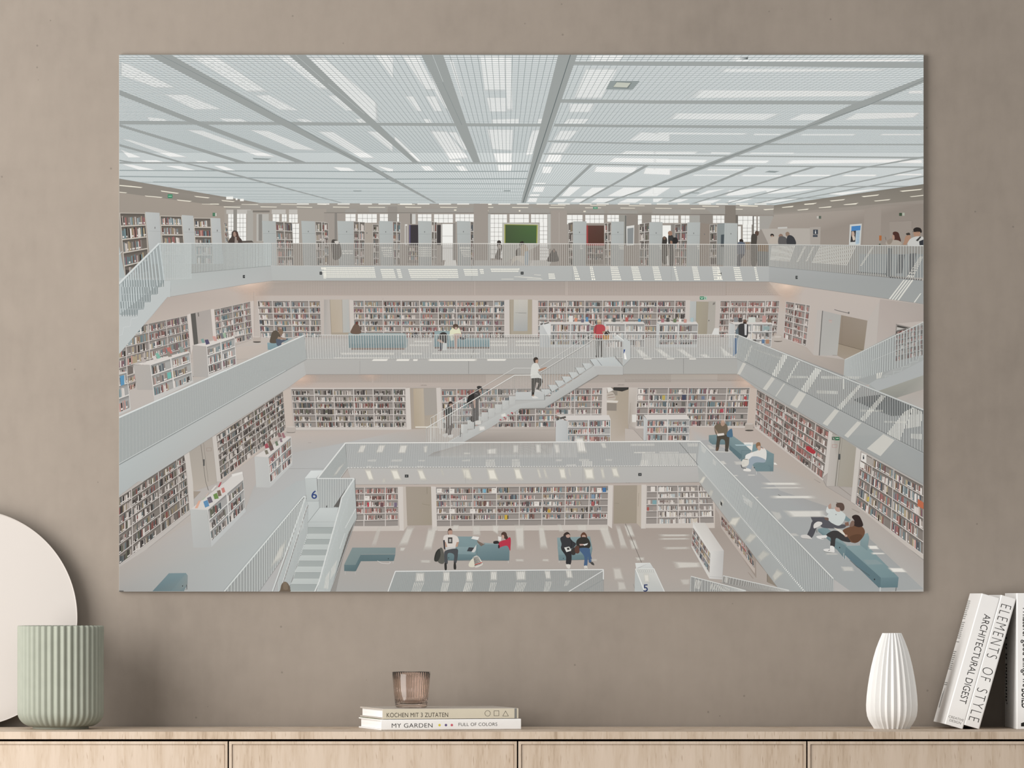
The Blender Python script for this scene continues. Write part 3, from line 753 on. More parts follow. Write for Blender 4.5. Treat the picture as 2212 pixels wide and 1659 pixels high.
fill('b1690,308 1727,238 1962,240 1903,310', '919a9a'); fill('b1748,290 1775,247 1898,252 1868,298', '6f7776'); fill('b1750,287 1778,250 1890,255 1860,292', 'c2c6bb')
for s_ in ('a1090,852 1240,858 1210,868 1100,864','a1890,1112 1960,1112 1950,1119 1895,1119','b880,1110 930,1110 930,1118 875,1118','c890,965 930,954 1010,958 970,970','c300,1128 375,1128 365,1134 295,1134'): fill(s_, '8e9797')

# ---- top gallery
fill('z257,386 562,438.5 640,440 1672,443.5 1996,398 1996,640 257,640', 'a2998f a2998f 9b948c 9b948c 958d85 958d85 958d85 a2998f')
fill('z257,386 562,438.5 640,440 640,452 490,447.5 467,443.6 258,416', '8d877f 8d877f 938e87 958f88 a29b92 8d877f 8d877f')
fill('z562,438.5 1672,443 1672,466 490,462 486,446', 'a09b94 a09b94 97928b 97928b 97928b')
fill('z1672,443.5 1996,397.8 1996,432 1670,462', '837d74 7b766d 857f76 958f87')
for s_ in ('e230,60 340,55 345,95 220,95','e470,40 660,20 670,95 480,95','e990,60 1590,40 1590,95 1000,95','e1780,20 2212,20 2212,105 1740,105','f0,20 330,60 330,105 0,105','f700,70 900,60 920,105 690,105','f960,70 1270,70 1260,115 950,115','f1420,60 1830,60 1820,115 1430,115','f1990,50 2212,50 2212,115 2060,115'): fill(s_, 'b1aea8', 0.7)
for s_ in ('a30,1068 120,1075 215,1086 200,1091 30,1075','a30,1122 92,1128 80,1132 30,1128','a358,1112 505,1132 490,1137 365,1120','a230,1152 375,1165 360,1170 240,1158','a622,1155 750,1168 735,1173 640,1163','a485,1184 608,1196 590,1201 495,1191','a840,1188 950,1198 935,1203 850,1195',
           'c1965,1115 2150,1098 2130,1107 1990,1121','c2045,1160 2155,1147 2155,1153 2060,1163','c1660,1158 1805,1143 1790,1152 1680,1164','c1760,1194 1895,1180 1880,1188 1775,1198','c1408,1193 1533,1180 1520,1188 1425,1198','c1530,1222 1640,1210 1620,1219 1545,1226','c1205,1218 1308,1210 1295,1217 1215,1223','c1325,1247 1420,1237 1405,1244 1335,1250','c1030,1244 1120,1234 1105,1242 1040,1248','c885,1265 965,1256 950,1263 895,1268','c1155,1266 1240,1257 1225,1264 1165,1269'): fill(s_, 'eee9da')
for s_ in ('z454,440 472,440 472,441.6 454,441.6','d890,2 1075,2 1070,9 890,5','d1310,5 1490,8 1485,13 1310,9','d1120,30 1300,34 1295,41 1125,38','d1510,30 1690,33 1680,39 1515,37','d1895,32 2065,36 2060,42 1900,38','d1730,4 1900,8 1900,13 1730,9','d2130,4 2212,6 2212,12 2135,10',
           'e95,32 270,35 265,41 95,39','e465,34 650,36 645,42 470,40','e860,33 1035,36 1030,42 865,40','e1230,34 1415,36 1410,42 1235,41','e1625,34 1800,36 1795,42 1630,41','e1995,36 2170,38 2165,44 2000,43','e780,8 965,8 965,13 785,12','e1600,8 1780,10 1780,15 1605,14',
           'f325,38 490,40 485,45 330,44','f705,40 880,42 875,47 710,46','f1080,44 1240,46 1235,51 1085,50','f1450,46 1630,48 1625,53 1455,52','f1825,50 1985,52 1980,57 1830,56','f1170,18 1340,20 1340,25 1175,24','f340,12 500,14 500,19 345,18','f760,14 930,16 930,20 765,20','f1950,22 2130,26 2125,32 1955,30',
           'g80,52 270,56 265,62 85,60','g485,60 600,54 590,62 495,66','g680,38 810,26 795,36 690,43','g845,66 970,54 955,64 855,71','g1070,42 1215,30 1200,39 1080,46','g915,8 1030,0 1020,6 925,12','g1335,10 1480,0 1470,7 1345,14','g230,14 430,22 425,31 240,26'): fill(s_, 'f0ebdc')
for x in range(24):
    RNG.random(); xx = 640+x*43+RNG.random()*10; fill('z%g,439.6 %g,439.6 %g,441.8 %g,441.8' % (xx, xx+26, xx+26, xx), 'f0efe9')
for s_ in ('e1380,62 1405,75','e1725,66 1745,82','e2068,68 2085,84','f345,70 365,84','f690,76 715,88'): rect(s_, 'e8e2d2')
for s_ in ('a880,1160 935,1182','a955,1172 970,1188','a990,1178 1020,1196'): rect(s_, 'f2f2ee')
# back wall of windows and posts
fill('d1130,60 2212,55 2212,660 1130,660', 'a39c94'); fill('e0,95 2212,100 2212,660 0,660', '9f9891'); fill('f0,100 2212,110 2212,664 0,660', '9c958e'); fill('g0,110 600,120 560,670 0,665', '948d86')
for s_ in ('d1150,65 1225,108','d1262,62 1410,108','d1632,62 1780,108','d1815,62 1905,108'): rect(s_, 'bdbab5')
for s_, nx, ny in (('d1170,110 1235,412',2,7),('d1262,108 1360,395',3,6),('d1642,112 1712,190',2,2),('d1740,112 1790,190',2,2),('d1815,112 1908,202',3,2),('d1850,212 1922,420',2,4),
   ('e228,110 335,185',2,2),('e358,110 560,202',4,2),('e592,110 685,185',2,2),('e775,110 795,190',1,2),('e997,112 1140,188',3,2),('e1168,112 1368,202',4,2),('e1395,112 1590,190',4,2),('e1255,216 1370,600',1,3),('e1765,114 1942,580',4,10),('e1970,112 2175,200',4,2),('e2198,112 2212,200',1,2),
   ('f0,113 108,200',2,2),('f135,113 306,200',4,2),('f225,198 306,422',2,5),('f515,120 680,218',3,2),('f710,120 907,206',4,2),('f943,120 1066,192',3,2),('f1268,122 1310,222',1,2),('f1410,124 1498,194',2,2),('f1505,126 1697,205',4,2),('f1725,126 1817,205',2,2),('f2065,126 2187,206',3,2),('f1530,230 1618,430',1,1),('f225,430 320,600',1,5),
   ('g0,126 72,206',2,2),('g218,132 372,222',3,2),('g268,222 362,405',2,5),('g212,240 248,412',1,1),('g385,135 412,400',1,7),('g428,135 446,290',1,4)): grid(s_, nx, ny)
for s_, c_ in (('d1225,62 1263,412','8f8c86'),('d1370,70 1435,412','a9a6a0'),('d1470,108 1600,400','b5b3ae'),('d1492,112 1530,395','8b8883'),('d1430,72 1610,92','7b7670'),
   ('e1590,0 1742,656','9c958e'),('e678,30 776,190','948f89'),('e112,100 138,420','86827d'),('e915,105 930,215','77736e'),('e935,110 972,215','c9c9c5'),('e1742,108 1768,600','b5b6b3'),
   ('f342,70 516,656','a09891'),('f310,108 342,480','b3b3af'),('f430,95 434,656','b3ada6'),('f1068,120 1135,420','989791'),('f1130,125 1145,440','70706c'),('f1148,120 1268,430','8d867f'),('f1312,95 1412,235','928c85'),('f1815,125 1925,205','a5a49f'),('f1925,110 2062,440','8e8881'),('f2185,125 2212,215','8e8881'),
   ('g80,20 192,205','837c74'),('g192,120 216,430','6f6a64'),('g372,130 386,400','6d6a66'),('g446,130 600,275','a3a09b'),('g590,130 600,270','77736d')): rect(s_, c_)
line('e0,97 1590,97', 1.2, '7b7670'); line('e1740,104 2212,104', 1.2, '7b7670'); line('f0,104 345,104', 1.2, '7b7670'); line('f515,110 2212,116', 1.2, '77726c')
for s_ in ('f1618,215 1660,430','e1368,205 1395,640','e1240,205 1256,620'): rect(s_, '8a8681')
fill('e1600,600 2212,600 2212,660 1600,660', 'b5b3af'); fill('e1290,600 1400,600 1410,660 1270,660', 'efeeea'); fill('f150,600 350,600 330,660 120,660', 'c9c8c4')
# screens and boards
rect('e858,218 885,440', 'd5d3cf'); rect('e866,235 880,430', '96918b')
rect('e903,225 1000,445', '3e3a3d'); rect('e903,225 918,430', '5a5472'); rect('e1198,225 1242,440', '3f3b3b'); rect('e1240,215 1254,445', 'b5b2ad')
fill('e1892,200 z1164,482.5 z1164,530 e1892,640', 'b9b9b3'); fill('e1915,218 f205,224 f200,420 e1915,418', 'a3a452'); fill('e1925,224 f194,230 f190,420 e1925,418', '4b5a3f 4f6a42 496040 45543a')
fill('f720,215 912,215 912,445 720,445', '958d86'); fill('f722,230 738,230 738,425 722,425', 'a04a4a'); fill('f738,232 908,232 908,425 738,425', '5e3f39 57413a 51382f 563830'); fill('f722,420 910,420 910,445 722,445', '9a4b4b')
fill('f1145,240 1230,228 1226,440 1148,445', 'd6d6d3'); fill('f1156,264 1222,254 1218,432 1156,435', '898d8e')
rect('e885,450 1005,630', '8a837d'); rect('f720,450 905,640', '847c75')
shelf('e890,455 1000,455 1000,600 890,600', 3, [], bw=1.6, seed=501, frame='a39c96', back='6c6560'); shelf('f722,465 905,465 905,600 722,600', 2, [.5], bw=1.8, seed=502, frame='9b948e', back='625b56', pal=MIX)
# bookcases of the gallery: end panels and the shelves beside them
for i_, (s_, rw, by) in enumerate((('e312,190 435,196 432,650 318,650',5,[.5]),('e515,218 583,222 583,650 520,650',6,[]),('e728,190 815,196 808,650 736,650',5,[.5]),('e1140,190 1200,196 1195,650 1145,650',5,[.5]),('e1553,188 1590,194 1590,650 1558,650',5,[]),
     ('f525,205 582,192 582,655 535,650',5,[]),('f910,210 987,198 985,655 918,650',5,[.5]),('f1283,215 1392,198 1388,658 1285,650',5,[.5]),('f1660,220 1796,205 1790,660 1655,650',5,[.5]),('f2030,222 2110,215 2105,650 2028,650',5,[]),
     ('d1670,190 1850,200 1870,655 1695,655',5,[.5]),('d2092,190 2212,196 2212,655 2110,655',5,[.6]),('e0,200 45,205 55,650 0,650',5,[]))):
    shelf(s_, rw, by, seed=100+i_, bw=1.7, frame='c2beb9', back='7d7771', pal=DRK if i_ % 2 else MIX)
for s_, c_ in (('e435,205 515,212 520,650 440,650','a79f96'),('f1930,205 2030,215 2028,655 1925,660','8f857c'),('f2112,215 2190,205 2180,650 2108,650','8b9292'),('f2150,330 2190,325 2185,460 2148,460','4a5257')): fill(s_, c_)
for s_ in ('d1528,182 1672,186 1690,655 1560,660','d1945,183 2090,186 2110,655 1970,658','e140,183 312,187 322,655 160,657','e583,183 727,187 738,655 598,657','e998,183 1140,187 1146,655 1008,657','e1410,183 1553,187 1558,655 1420,657',
           'f582,188 722,188 712,660 578,657','f987,190 1120,190 1116,660 985,657','f1392,196 1530,196 1522,662 1385,660','f1796,198 1930,198 1918,663 1785,662','g75,205 213,208 205,667 60,667','f2195,206 2212,205 2212,660 2185,660'):
    fill(s_, 'b1b6b5 aeb2b1 a9adac adb2b1')
for s_ in ('d1600,296','d2020,296','e240,298','e655,300','e1068,300','e1480,298','e455,312','f648,305','f1056,305','f1462,312','f1860,315','f1975,325','g142,320'):
    x_, y_ = P(s_)[0]; fill([(x_-0.9,y_-1.4),(x_+0.9,y_-1.4),(x_+0.6,y_+1.4),(x_-0.6,y_+1.4)], '6a6d6c')
for s_ in ('e150,325 312,325','e590,322 728,322','e1002,322 1140,322','e1412,322 1553,322','f580,327 718,327','f987,328 1118,328','f1388,332 1526,332','f1790,335 1925,335','d1540,318 1680,318','d1955,318 2098,318'): line(s_, 0.4, '8f9595')
for s_, a_ in (('e600,460 728,460 728,570 640,570',(11,5)),('e1008,460 1140,460 1140,570 1010,570',(12,5)),('e1435,460 1553,460 1553,570 1480,570',(10,5)),('e190,495 315,495 315,545 200,545',(9,2)),('f650,438 675,438 690,490 660,490',(3,3)),('f1066,440 1118,440 1118,490 1075,490',(5,3)),('f1495,445 1525,445 1525,490 1505,490',(3,3)),('f1895,445 1922,445 1918,490 1905,490',(3,3))):
    dots(s_, a_[0], a_[1], 'f1f1ea', 0.62, 0.55)
# left end of the gallery
for i_, (s_, rw) in enumerate((('d15,96 288,100 335,720 75,800',5),('d445,128 675,132 720,640 485,640',5),('d800,150 985,152 1010,640 830,640',5))):
    shelf(s_, rw if i_ else 5, [.55] if i_ == 9 else [], seed=200+i_, bw=2.6, frame='c6bfb6', back='6f6861', pal=MIX, fw=2.6)
for s_ in ('d288,88 440,97 475,640 345,640','d675,120 798,128 830,640 722,640','d985,150 1085,155 1120,640 1015,640'): fill(s_, 'bcbfbe b7baba b0b4b4 b5b8b8')
shelf('d1120,200 1160,205 1185,412 1140,412', 4, [], seed=220, bw=1.5, frame='b5ada4')
fill('d10,440 80,800 80,1180 10,1180', 'adb6b7')
for s_ in ('d392,256','d756,272','d1054,286'): x_, y_ = P(s_)[0]; rect('z%g,%g %g,%g' % (x_-0.8, y_-2, x_+0.8, y_+2), '6c6c69')
for s_ in ('d328,290 460,296','d700,300 812,302','d1005,302 1105,304'): line(s_, 0.4, '999c9b')
rect('d1004,96 1032,134', '4f7a60'); rect('d1032,100 1046,132', 'c9c9c2'); rect('a414,1142 452,1172', '3f8a68'); line('a420,1157 446,1157', 0.9, 'd8e6dc'); rect('f792,34 840,56', '3f8a68'); line('f800,45 832,45', 1.0, 'd8e6dc')
# right end of the gallery
fill('g600,118 1560,60 1730,20 2186,0 2186,460 545,445 540,275', 'a59d95 9f968e 988f87 8f867e 958c84 9a9189 a39b93')
fill('g465,268 740,262 980,262 985,436 545,440', 'b0aaa3'); fill('g640,250 740,246 740,262 640,266', 'c3c2be'); fill('g980,250 1095,246 1090,436 985,436', 'a7a099'); fill('g1560,60 1740,22 1730,440 1545,440', '9b928a'); fill('g1825,190 2065,180 2060,440 1830,440', '988f87'); line('g1825,190 2065,180 2062,260', 0.5, '7f766f')
rect('g1015,275 1066,325', '3f454e'); rect('g1012,330 1062,354', '4a4f57'); mark('i', 'g1034,284 1046,318', 'd8dad9')
fill('g1405,222 1532,212 1518,440 1395,440', 'c7c9c7'); fill('g1422,240 1520,232 1516,282 1420,290', '4a80b8'); fill('g1420,290 1470,286 1462,405 1410,408', '3b3a3c'); fill('g1470,286 1516,282 1500,430 1465,432', 'aebfcb'); blob('g1425,300 1445,295 1455,330 1440,355 1425,345', 'b9a294'); blob('g1432,345 1455,345 1460,380 1440,390', 'c9bcae')
for yy in (302,318,334,350,366,382,398,414): line('g1474,%g 1508,%g' % (yy, yy-3), 0.6, '5b86ab')
rect('g1054,132 1072,158', 'bdbab3'); rect('g1076,130 1100,160', '5c665c'); rect('g1928,98 1958,130', '40503f'); rect('g1962,96 1986,128', 'a9b0a2'); rect('g1716,338 1742,392', 'a8693f'); rect('g1714,424 1730,438', '4d5b4c'); line('g1782,352 1788,386', 0.8, '4b4742')
# people of the gallery
blob('d1210,300 1240,284 1270,300 1285,350 1310,380 1318,420 1175,420 1185,375 1205,350', '4a403c'); blob('d1225,305 1245,300 1255,330 1242,352 1225,340', 'a08578'); fill('d1240,350 1275,355 1272,418 1238,418', '9a8f88'); blob('d1245,300 1272,310 1285,380 1262,388 1258,340', '57423a')
fill('d1310,395 1420,392 1440,412 1320,415', '5a544f')
blob('e1838,400 1860,388 1880,405 1878,425 1860,435 1840,425', '39332f'); blob('e1838,430 1880,430 1890,470 1870,560 1885,590 1820,585 1825,530 1845,480', '5a5450'); blob('e1850,440 1875,440 1880,470 1855,475', 'b3aaa2')
blob('e2078,412 2105,398 2122,412 2120,450 2085,460 2070,440', '2f2a27'); blob('e2100,440 2150,440 2165,500 2160,570 2085,565 2080,500', 'a08d74'); blob('e2050,480 2085,470 2090,560 2045,560 2030,520', '3e3a36'); blob('e2020,560 2160,560 2140,600 2120,640 2050,600 1990,650 1985,640', 'c8c3b9'); blob('e2130,520 2175,515 2170,640 2130,640', '8ea3b0')
blob('f350,505 375,478 400,505 420,560 420,612 305,612 320,560', '2e2b2a'); blob('f365,490 385,488 390,512 370,515', '7d6559')
blob('e80,395 130,385 150,400 175,440 180,560 120,600 90,560', '4c4844'); blob('e110,400 150,395 155,420 130,430', 'c9c5bf')
blob('f1530,360 1550,348 1572,362 1580,395 1575,440 1580,620 1530,630 1522,480 1525,400', '3a3734'); blob('f1538,350 1560,350 1562,378 1540,380', '6e594d')
blob('f1592,330 1625,328 1650,370 1640,440 1650,500 1645,660 1600,660 1605,520 1590,430', '3b3b3b'); blob('f1590,300 1610,288 1630,300 1630,332 1600,338 1588,320', '9a7a68'); blob('f1640,365 1680,362 1695,400 1670,430 1640,425', '2c2b2b'); fill('f1572,560 1590,545 1598,655 1575,655', 'd9d7d2'); blob('f1612,395 1632,400 1632,428 1615,425', '9a7a68')
blob('g232,385 255,374 272,388 270,412 240,415', '362f2b'); blob('g215,415 285,415 295,470 285,540 215,540', '5c6472'); blob('g222,540 285,540 250,590 245,660 205,660 210,590', '3c434f'); rect('g300,410 340,490', '8a7a68')
blob('g398,300 415,288 436,300 434,330 415,345 398,325', '5a483f'); blob('g362,330 400,322 420,350 415,430 425,520 410,650 360,655 355,520 355,400', '4b4742')
blob('g560,330 578,318 598,330 595,352 570,352', '35302d'); blob('g570,340 590,340 590,362 572,365', 'a58b7d'); blob('g558,370 590,350 630,350 650,385 640,420 560,425', 'b7aea4'); blob('g650,335 670,320 692,332 690,352 655,355', '8d7466'); blob('g650,358 690,345 730,365 745,400 735,435 650,432', '5d5b5b'); blob('g722,312 745,298 764,315 760,342 730,345', '8f7b6c'); blob('g740,350 775,335 815,365 830,432 740,432', '3c3d40')
blob('g1860,310 1885,296 1920,308 1935,350 1945,400 1900,420 1875,390 1870,350', '4a2f29'); blob('g1855,340 1875,335 1880,375 1862,380', 'a98a7b'); blob('g1795,400 1860,385 1930,395 1950,438 1800,440', 'a9a096'); blob('g1800,395 1840,370 1860,385 1840,425 1810,430', '8f8479')
blob('g2080,270 2110,252 2150,258 2168,285 2160,310 2090,300', '2a2523'); blob('g2085,300 2150,300 2140,345 2100,350 2082,330', 'a5846f'); line('g2070,298 2140,300', 0.8, '2f2a28'); blob('g2000,318 2035,308 2045,330 2020,340', '3b3632'); blob('g1980,405 1998,345 2045,335 2060,370 2120,410 2120,435 2075,425 2040,390 2000,435 1970,430', 'a5846f'); blob('g2040,380 2100,350 2150,348 2186,360 2186,445 2025,445', 'c3c3c0'); fill('g2105,390 2150,348 2165,352 2125,400', '3a3a39'); fill('g2140,400 2186,380 2186,440 2145,440', '33353a')
# seen through the gallery rail
fill('z600,527 1665,530 1665,575 600,573', '98918a', 0.25); fill('g420,440 545,440 545,665 420,660', '6c6d6b'); fill('g430,430 540,432 540,510 430,505', '7a6a5a')
fill('g545,445 2186,455 2186,815 545,668', 'a39d97 9d978f 8f8b86 a19b95'); fill('g1500,535 2186,535 2186,800 1500,720', 'a0a6a8', 0.8)
for s_ in ('g1805,470 1850,475 1845,780 1790,770','g1910,540 1990,540 1960,740 1900,740','g2040,530 2110,525 2080,760 2020,750'): fill(s_, '3d4046')

# ---- level below the gallery: walls, fitted bookcases, furniture, readers
fill('z257,600 z1996,600 z1996,860 z257,1000', 'bdb3ac bdb3ac b3aca7 bab4af')
fill('h10,560 300,480 525,205 1400,70 1470,240 1440,650 790,900 10,1180', 'bbb0a8 bbb0a8 b3a8a1 bfb3ab bdb2aa b9afa8 bab0a9 b5aaa2')
fill('d1460,880 1640,818 z1062,606 z1660,608 g670,980 d1460,980', 'b2a8a0 aaa199 a9a099 a9a099 b5a9a2 b7aba3')
dots('d1500,850 e0,820 e0,972 d1500,975', 44, 10, '958b84', .5, .5); dots('e0,822 1600,822 1600,972 0,972', 98, 10, '928983', .5, .5); dots('e1610,822 f500,826 f500,972 e1610,972', 68, 10, '8f8680', .5, .5); dots('f530,826 2212,830 2212,978 530,975', 100, 10, '958a83', .5, .5); dots('g90,832 545,832 660,975 90,975', 30, 10, '9a8c82', .5, .5)
glow(537, 612, 60, 26, 'f3ddcd', 0.95); glow(548, 630, 40, 40, 'efd3c0', 0.35); glow(1698, 618, 46, 26, 'f0dccb', 0.95); glow(1700, 640, 34, 40, 'e8ccb9', 0.35)
line('h1440,150 1445,640', 0.8, 'a99f97'); line('e625,1000 625,1030', 0.4, '9b918b')
shelf('h1480,243 2148,243 2163,636 1512,636', 6, [.235,.525,.815], seed=1, bw=2.3); 
shelf('i308,240 1918,240 1918,638 322,638', 6, [.073,.195,.317,.439,.561,.683,.805,.927], seed=2, bw=2.3)
shelf('j205,240 1778,240 1770,640 205,640', 6, [.07,.195,.318,.439,.561,.683,.807,.926], seed=3, bw=2.3); rect('j205,640 1460,662','c9c3be')
shelf('k28,243 660,243 628,632 8,632', 6, [.17,.465,.765], seed=4, bw=2.3, pal=RED)
shelf('k725,250 985,292 942,728 698,640', 6, [.40,.84], seed=5, bw=2.4, pal=RED)
shelf('h1018,338 1405,252 1430,650 1050,735', 6, [.17,.5,.8], seed=6, bw=2.1, fw=1.3)
shelf('h-50,565 735,400 775,815 -40,1085', 5, [.14,.42,.67,.88], seed=7, bw=2.4, fw=1.4, full=.93); shelf('h-40,1085 200,1010 190,1170 -40,1260', 2, [.5], seed=8, bw=2.6)
fill('h735,392 770,380 800,722 775,815', 'd0c8c2'); fill('h770,382 980,335 1012,655 805,722', 'a9a29d aaa39e b3aba5 aea6a0'); fill('h772,384 822,374 852,700 806,716', '5d5b57'); fill('h845,372 856,368 862,410 850,412', '76726d'); fill('h985,335 1020,330 1050,735 1012,660', 'd3cbc5')
fill('h1405,250 1440,245 1445,640 1430,650', 'c9bfb8')
line('h10,1100 1435,655', 0.5, 'a79e98')
# doors of the back wall
fill('i0,232 62,232 80,605 0,605', 'a7a29d b9b1ab b9b1ab adaaa6'); fill('i62,232 190,232 200,600 78,600', 'b5aa9a b8ad9f b9ad9e b3a694'); fill('i190,232 262,232 275,600 202,600', 'b9b6b0 b5b4b0 aeb1b0 b4b3af'); line('i62,232 78,600', 0.8, '8d8578'); line('i190,232 200,600', 0.6, '968d80'); rect('i78,582 275,605', 'a69b8c')
fill('i270,232 308,238 322,660 285,660', 'c9c1bb'); fill('i1918,236 1970,232 1970,665 1918,660', 'cac3be')
fill('i1970,232 z1149,647 z1149,723 i1970,605', 'a89f90'); fill('i2015,232 2165,232 2160,566 2012,566', 'c4c0b6 c0bbb0 a3a5a5 a8aaaa'); line('i1972,235 1980,600', 0.8, '857c6c'); fill('j0,232 100,232 96,560 0,560', 'c4c0b8 c2bdb4 a5a7a6 a7a8a7'); fill('j100,232 145,232 142,602 96,602', 'a99f8d'); fill('j145,232 205,240 205,662 148,662', 'c8c0ba')
line('i2030,372 2150,372', 0.6, '8f8f8b'); line('j0,375 85,378', 0.6, '8f8f8b')
fill('j1778,238 1825,238 1820,660 1765,660', 'c6beb8'); fill('j1822,250 1890,250 1885,610 1812,610', 'b5b8b7 b3b5b3 a9aaa7 b1b1ae'); fill('j1890,252 2020,254 2002,606 1882,604', 'a39c8a a0988a 9a9282 a29a89'); fill('j2020,250 2095,250 2080,610 2000,606', 'aaa59d'); line('j1890,252 1882,604', 0.5, '857e70'); ell('j2022,455', 0.9, 1.6, '5e5a54'); ell('j2075,275', 2.6, 2.8, '8c8782'); line('j2062,288 2088,262', 0.7, '5d5954'); fill('j2095,240 2140,240 2128,640 2080,640', 'bdb5af')
rect('j1925,199 1970,232', '3d8564'); rect('j1972,199 2000,232', 'a9c2b2'); line('j1935,208 1947,222 1960,208', 1.1, 'e2ece5'); line('j1985,205 1982,218 1990,228', 1.0, '33664f')
# right: pale door recess and lit opening
fill('k1060,340 1115,350 1078,826 1018,820', 'b8b2ad'); fill('k1115,350 1312,396 1272,826 1078,826', 'adaaa7 abaaa6 b1afab afada9'); fill('k1110,350 1120,350 1084,826 1074,826', '706e6b'); fill('k1312,396 1592,455 1552,775 1284,700', '93877a 978c80 8c8070 8b7e70'); fill('k1284,700 1552,772 1350,866 1270,826', '9a8d7d 9a8d7d a1968a 9d9284'); line('k1284,700 1552,772', 0.7, '5e5449'); line('k1328,405 1318,700', 0.4, '7d7265'); line('k1220,822 1270,826', 0.8, '85807b')
fill('k1592,455 1720,250 1690,700 1552,775', 'b9b2ac'); fill('k1725,228 2186,285 2186,460 1905,485 1890,620 1690,700', 'b0a6a0 aaa19b aaa09a b1a7a1 b1a7a1 b5aca6')
line('k1240,338 1300,356 1400,378', 1.4, '6f6c69'); rect('k1386,362 1400,384', '6d6a68'); rect('k1182,448 1215,480', 'b5aaa5'); line('k1182,450 1215,452', 0.6, 'b8837d')
fill('k1895,490 2050,525 2030,560 1885,640', '8f8984'); fill('k1908,505 2035,532 2030,548 1906,522', '4a4744'); fill('k1905,525 2010,548 2000,640 1895,640', 'b7b4af')
# floor
fill('h1440,650 1510,640 z640,735 z1664,728 k700,650 940,735 1015,820 1350,870 1345,1030 z1630,730 z660,730 z640,776 h790,1050 800,880 1260,745', 'bfb5ad bbb2ab b9b3ae b9b3ae b9b1aa b8afa7 b4aaa2 a89f97 a79e97 b9b4b0 bbb5b1 b4b3b0 b5b1ad b7afa8 bdb2aa')
fill('h800,1050 1260,740 1700,690 1980,610 1990,870 700,1180 790,1100', 'bbb1a9 c0b5ad bdb3ab b9b3ae b5b5b2 b4b3b0 b6b1ac')
fill('z655,733 z1664,728 z1600,772 z658,775', 'bdb9b4 b9b4af b3b4b2 b6b7b5')
fill('k200,600 700,650 940,735 1020,825 1350,870 1345,1050 220,850', 'bbb3ac b7aea7 b1a79f b0a69e a69d95 a39a93 b5b5b2')
line('h795,1052 h960,1052', 0.4, '9a938d'); line('h1255,868 1380,862', 0.5, '9c968f'); line('i1560,860 1595,755', 0.9, '6f6d6a')
# low bookcases with displayed books
fill('h160,920 745,780 755,795 340,925', 'd5cfca'); fill('h160,925 340,925 380,1190 205,1190', 'b3ada8 b1aca7 aeaaa6 b1aca7'); shelf('h340,925 762,790 795,1100 380,1260', 3, [.5], seed=9, bw=2.5, fw=2.4, frame='d9d5d1', back='a5a4a1'); fill('h520,1010 560,1000 568,1062 528,1076', '6fb0a8'); fill('l380,275 795,105 800,125 382,330', 'c4c2bf')
fill('h795,715 1225,622 1238,632 940,730', 'd6d0cb'); fill('h790,718 940,728 960,1055 805,1050', 'b1aba6 b0aaa5 adaaa7 aea9a4'); shelf('h938,730 1238,632 1258,920 960,1030', 3, [.5], seed=10, bw=2.4, fw=2.2, frame='d9d5d1', back='a5a3a0', pal=MIX)
fill('h958,1030 1258,920 1258,935 958,1056', 'c3c1be')
fill('l10,20 92,10 100,40 10,35', 'c9c4bf'); shelf('l-60,60 95,20 135,400 -50,480', 3, [], seed=11, bw=2.6, fw=2.4, frame='d6d3cf', back='a3a2a0'); fill('l20,62 65,50 68,150 30,165', '5b91b5'); fill('l10,450 140,395 140,415 10,475', 'c2c0bd')
for s_, c_ in (('h878,655 905,645 925,690 895,695','7f9a96'),('h920,660 955,655 975,700 935,712','55506b'),('h1000,622 1035,620 1052,672 1020,672','c79c94'),('h1075,590 1110,585 1135,640 1100,650','77777b'),('h1110,590 1140,582 1150,630 1125,640','9bb09a'),('h240,850 270,840 300,895 260,905','b5aca8'),('h362,835 395,828 420,880 385,890','cfc9c4'),('h395,805 425,795 455,850 420,862','7fb0a0'),('h512,745 550,735 580,800 540,812','b8736c'),('h512,790 540,782 575,835 535,842','8d857c'),('h645,735 680,728 705,780 665,795','8f9a95')): fill(s_, c_)
# back low bookcases
def lowcase(side, front, top, seed, rows=3, by=(.5,), pal=PALE, bw=2.1):
    fill(side, 'c3c4c3 b9bbbb b4b7b7 bfc1c1'); shelf(front, rows, list(by), seed=seed, bw=bw, frame='d3d1ce', back='a3a19f', fw=1.9, pal=pal); fill(top, 'cfcac6')
lowcase('j225,475 340,490 335,740 225,740','j340,490 768,490 762,740 335,740','j225,470 740,465 768,490 340,492',12,by=[.5],pal=MIX); rect('j335,708 762,740','bfc0bf')
fill('j225,490 255,500 330,640 340,640 340,490','d2d3d2'); fill('j230,488 258,480 262,494 236,502','5b5855'); fill('j270,486 322,470 325,480 274,496','5b5855')
lowcase('j905,470 925,490 925,700 905,690','j925,488 1342,488 1338,740 922,740','j905,466 1322,466 1342,490 925,490',13,pal=PALE)
lowcase('j1465,475 1492,492 1485,740 1460,735','j1492,490 1908,490 1895,740 1485,740','j1465,466 1888,466 1908,492 1492,492',14,pal=MIX); rect('j1485,706 1895,740','bebfbe')
fill('j2050,605 2080,535 2130,535 2128,605','d5d4d1')
for s_, c_ in (('j412,430 440,468','8f8780'),('j475,440 503,472','9d9590'),('j535,403 580,468','d8d5d1'),('j595,428 625,466','c98b74'),('j665,440 695,475','6d6b78'),('j714,418 740,466','5d8bb0'),('j955,434 985,478','cfc8bd'),('j1000,425 1030,470','5d6260'),('j1085,440 1110,476','b9b2aa'),('j1135,420 1165,466','b0625e'),('j1270,435 1298,468','55849f'),('j1515,435 1545,475','a8757a'),('j1570,425 1600,468','55524f'),('j1645,435 1675,475','6c7a5c'),('j1702,435 1730,472','dcd8d3'),('j1755,440 1785,478','c08f85'),('j1828,425 1858,470','a5b9bd')): rect(s_, c_)
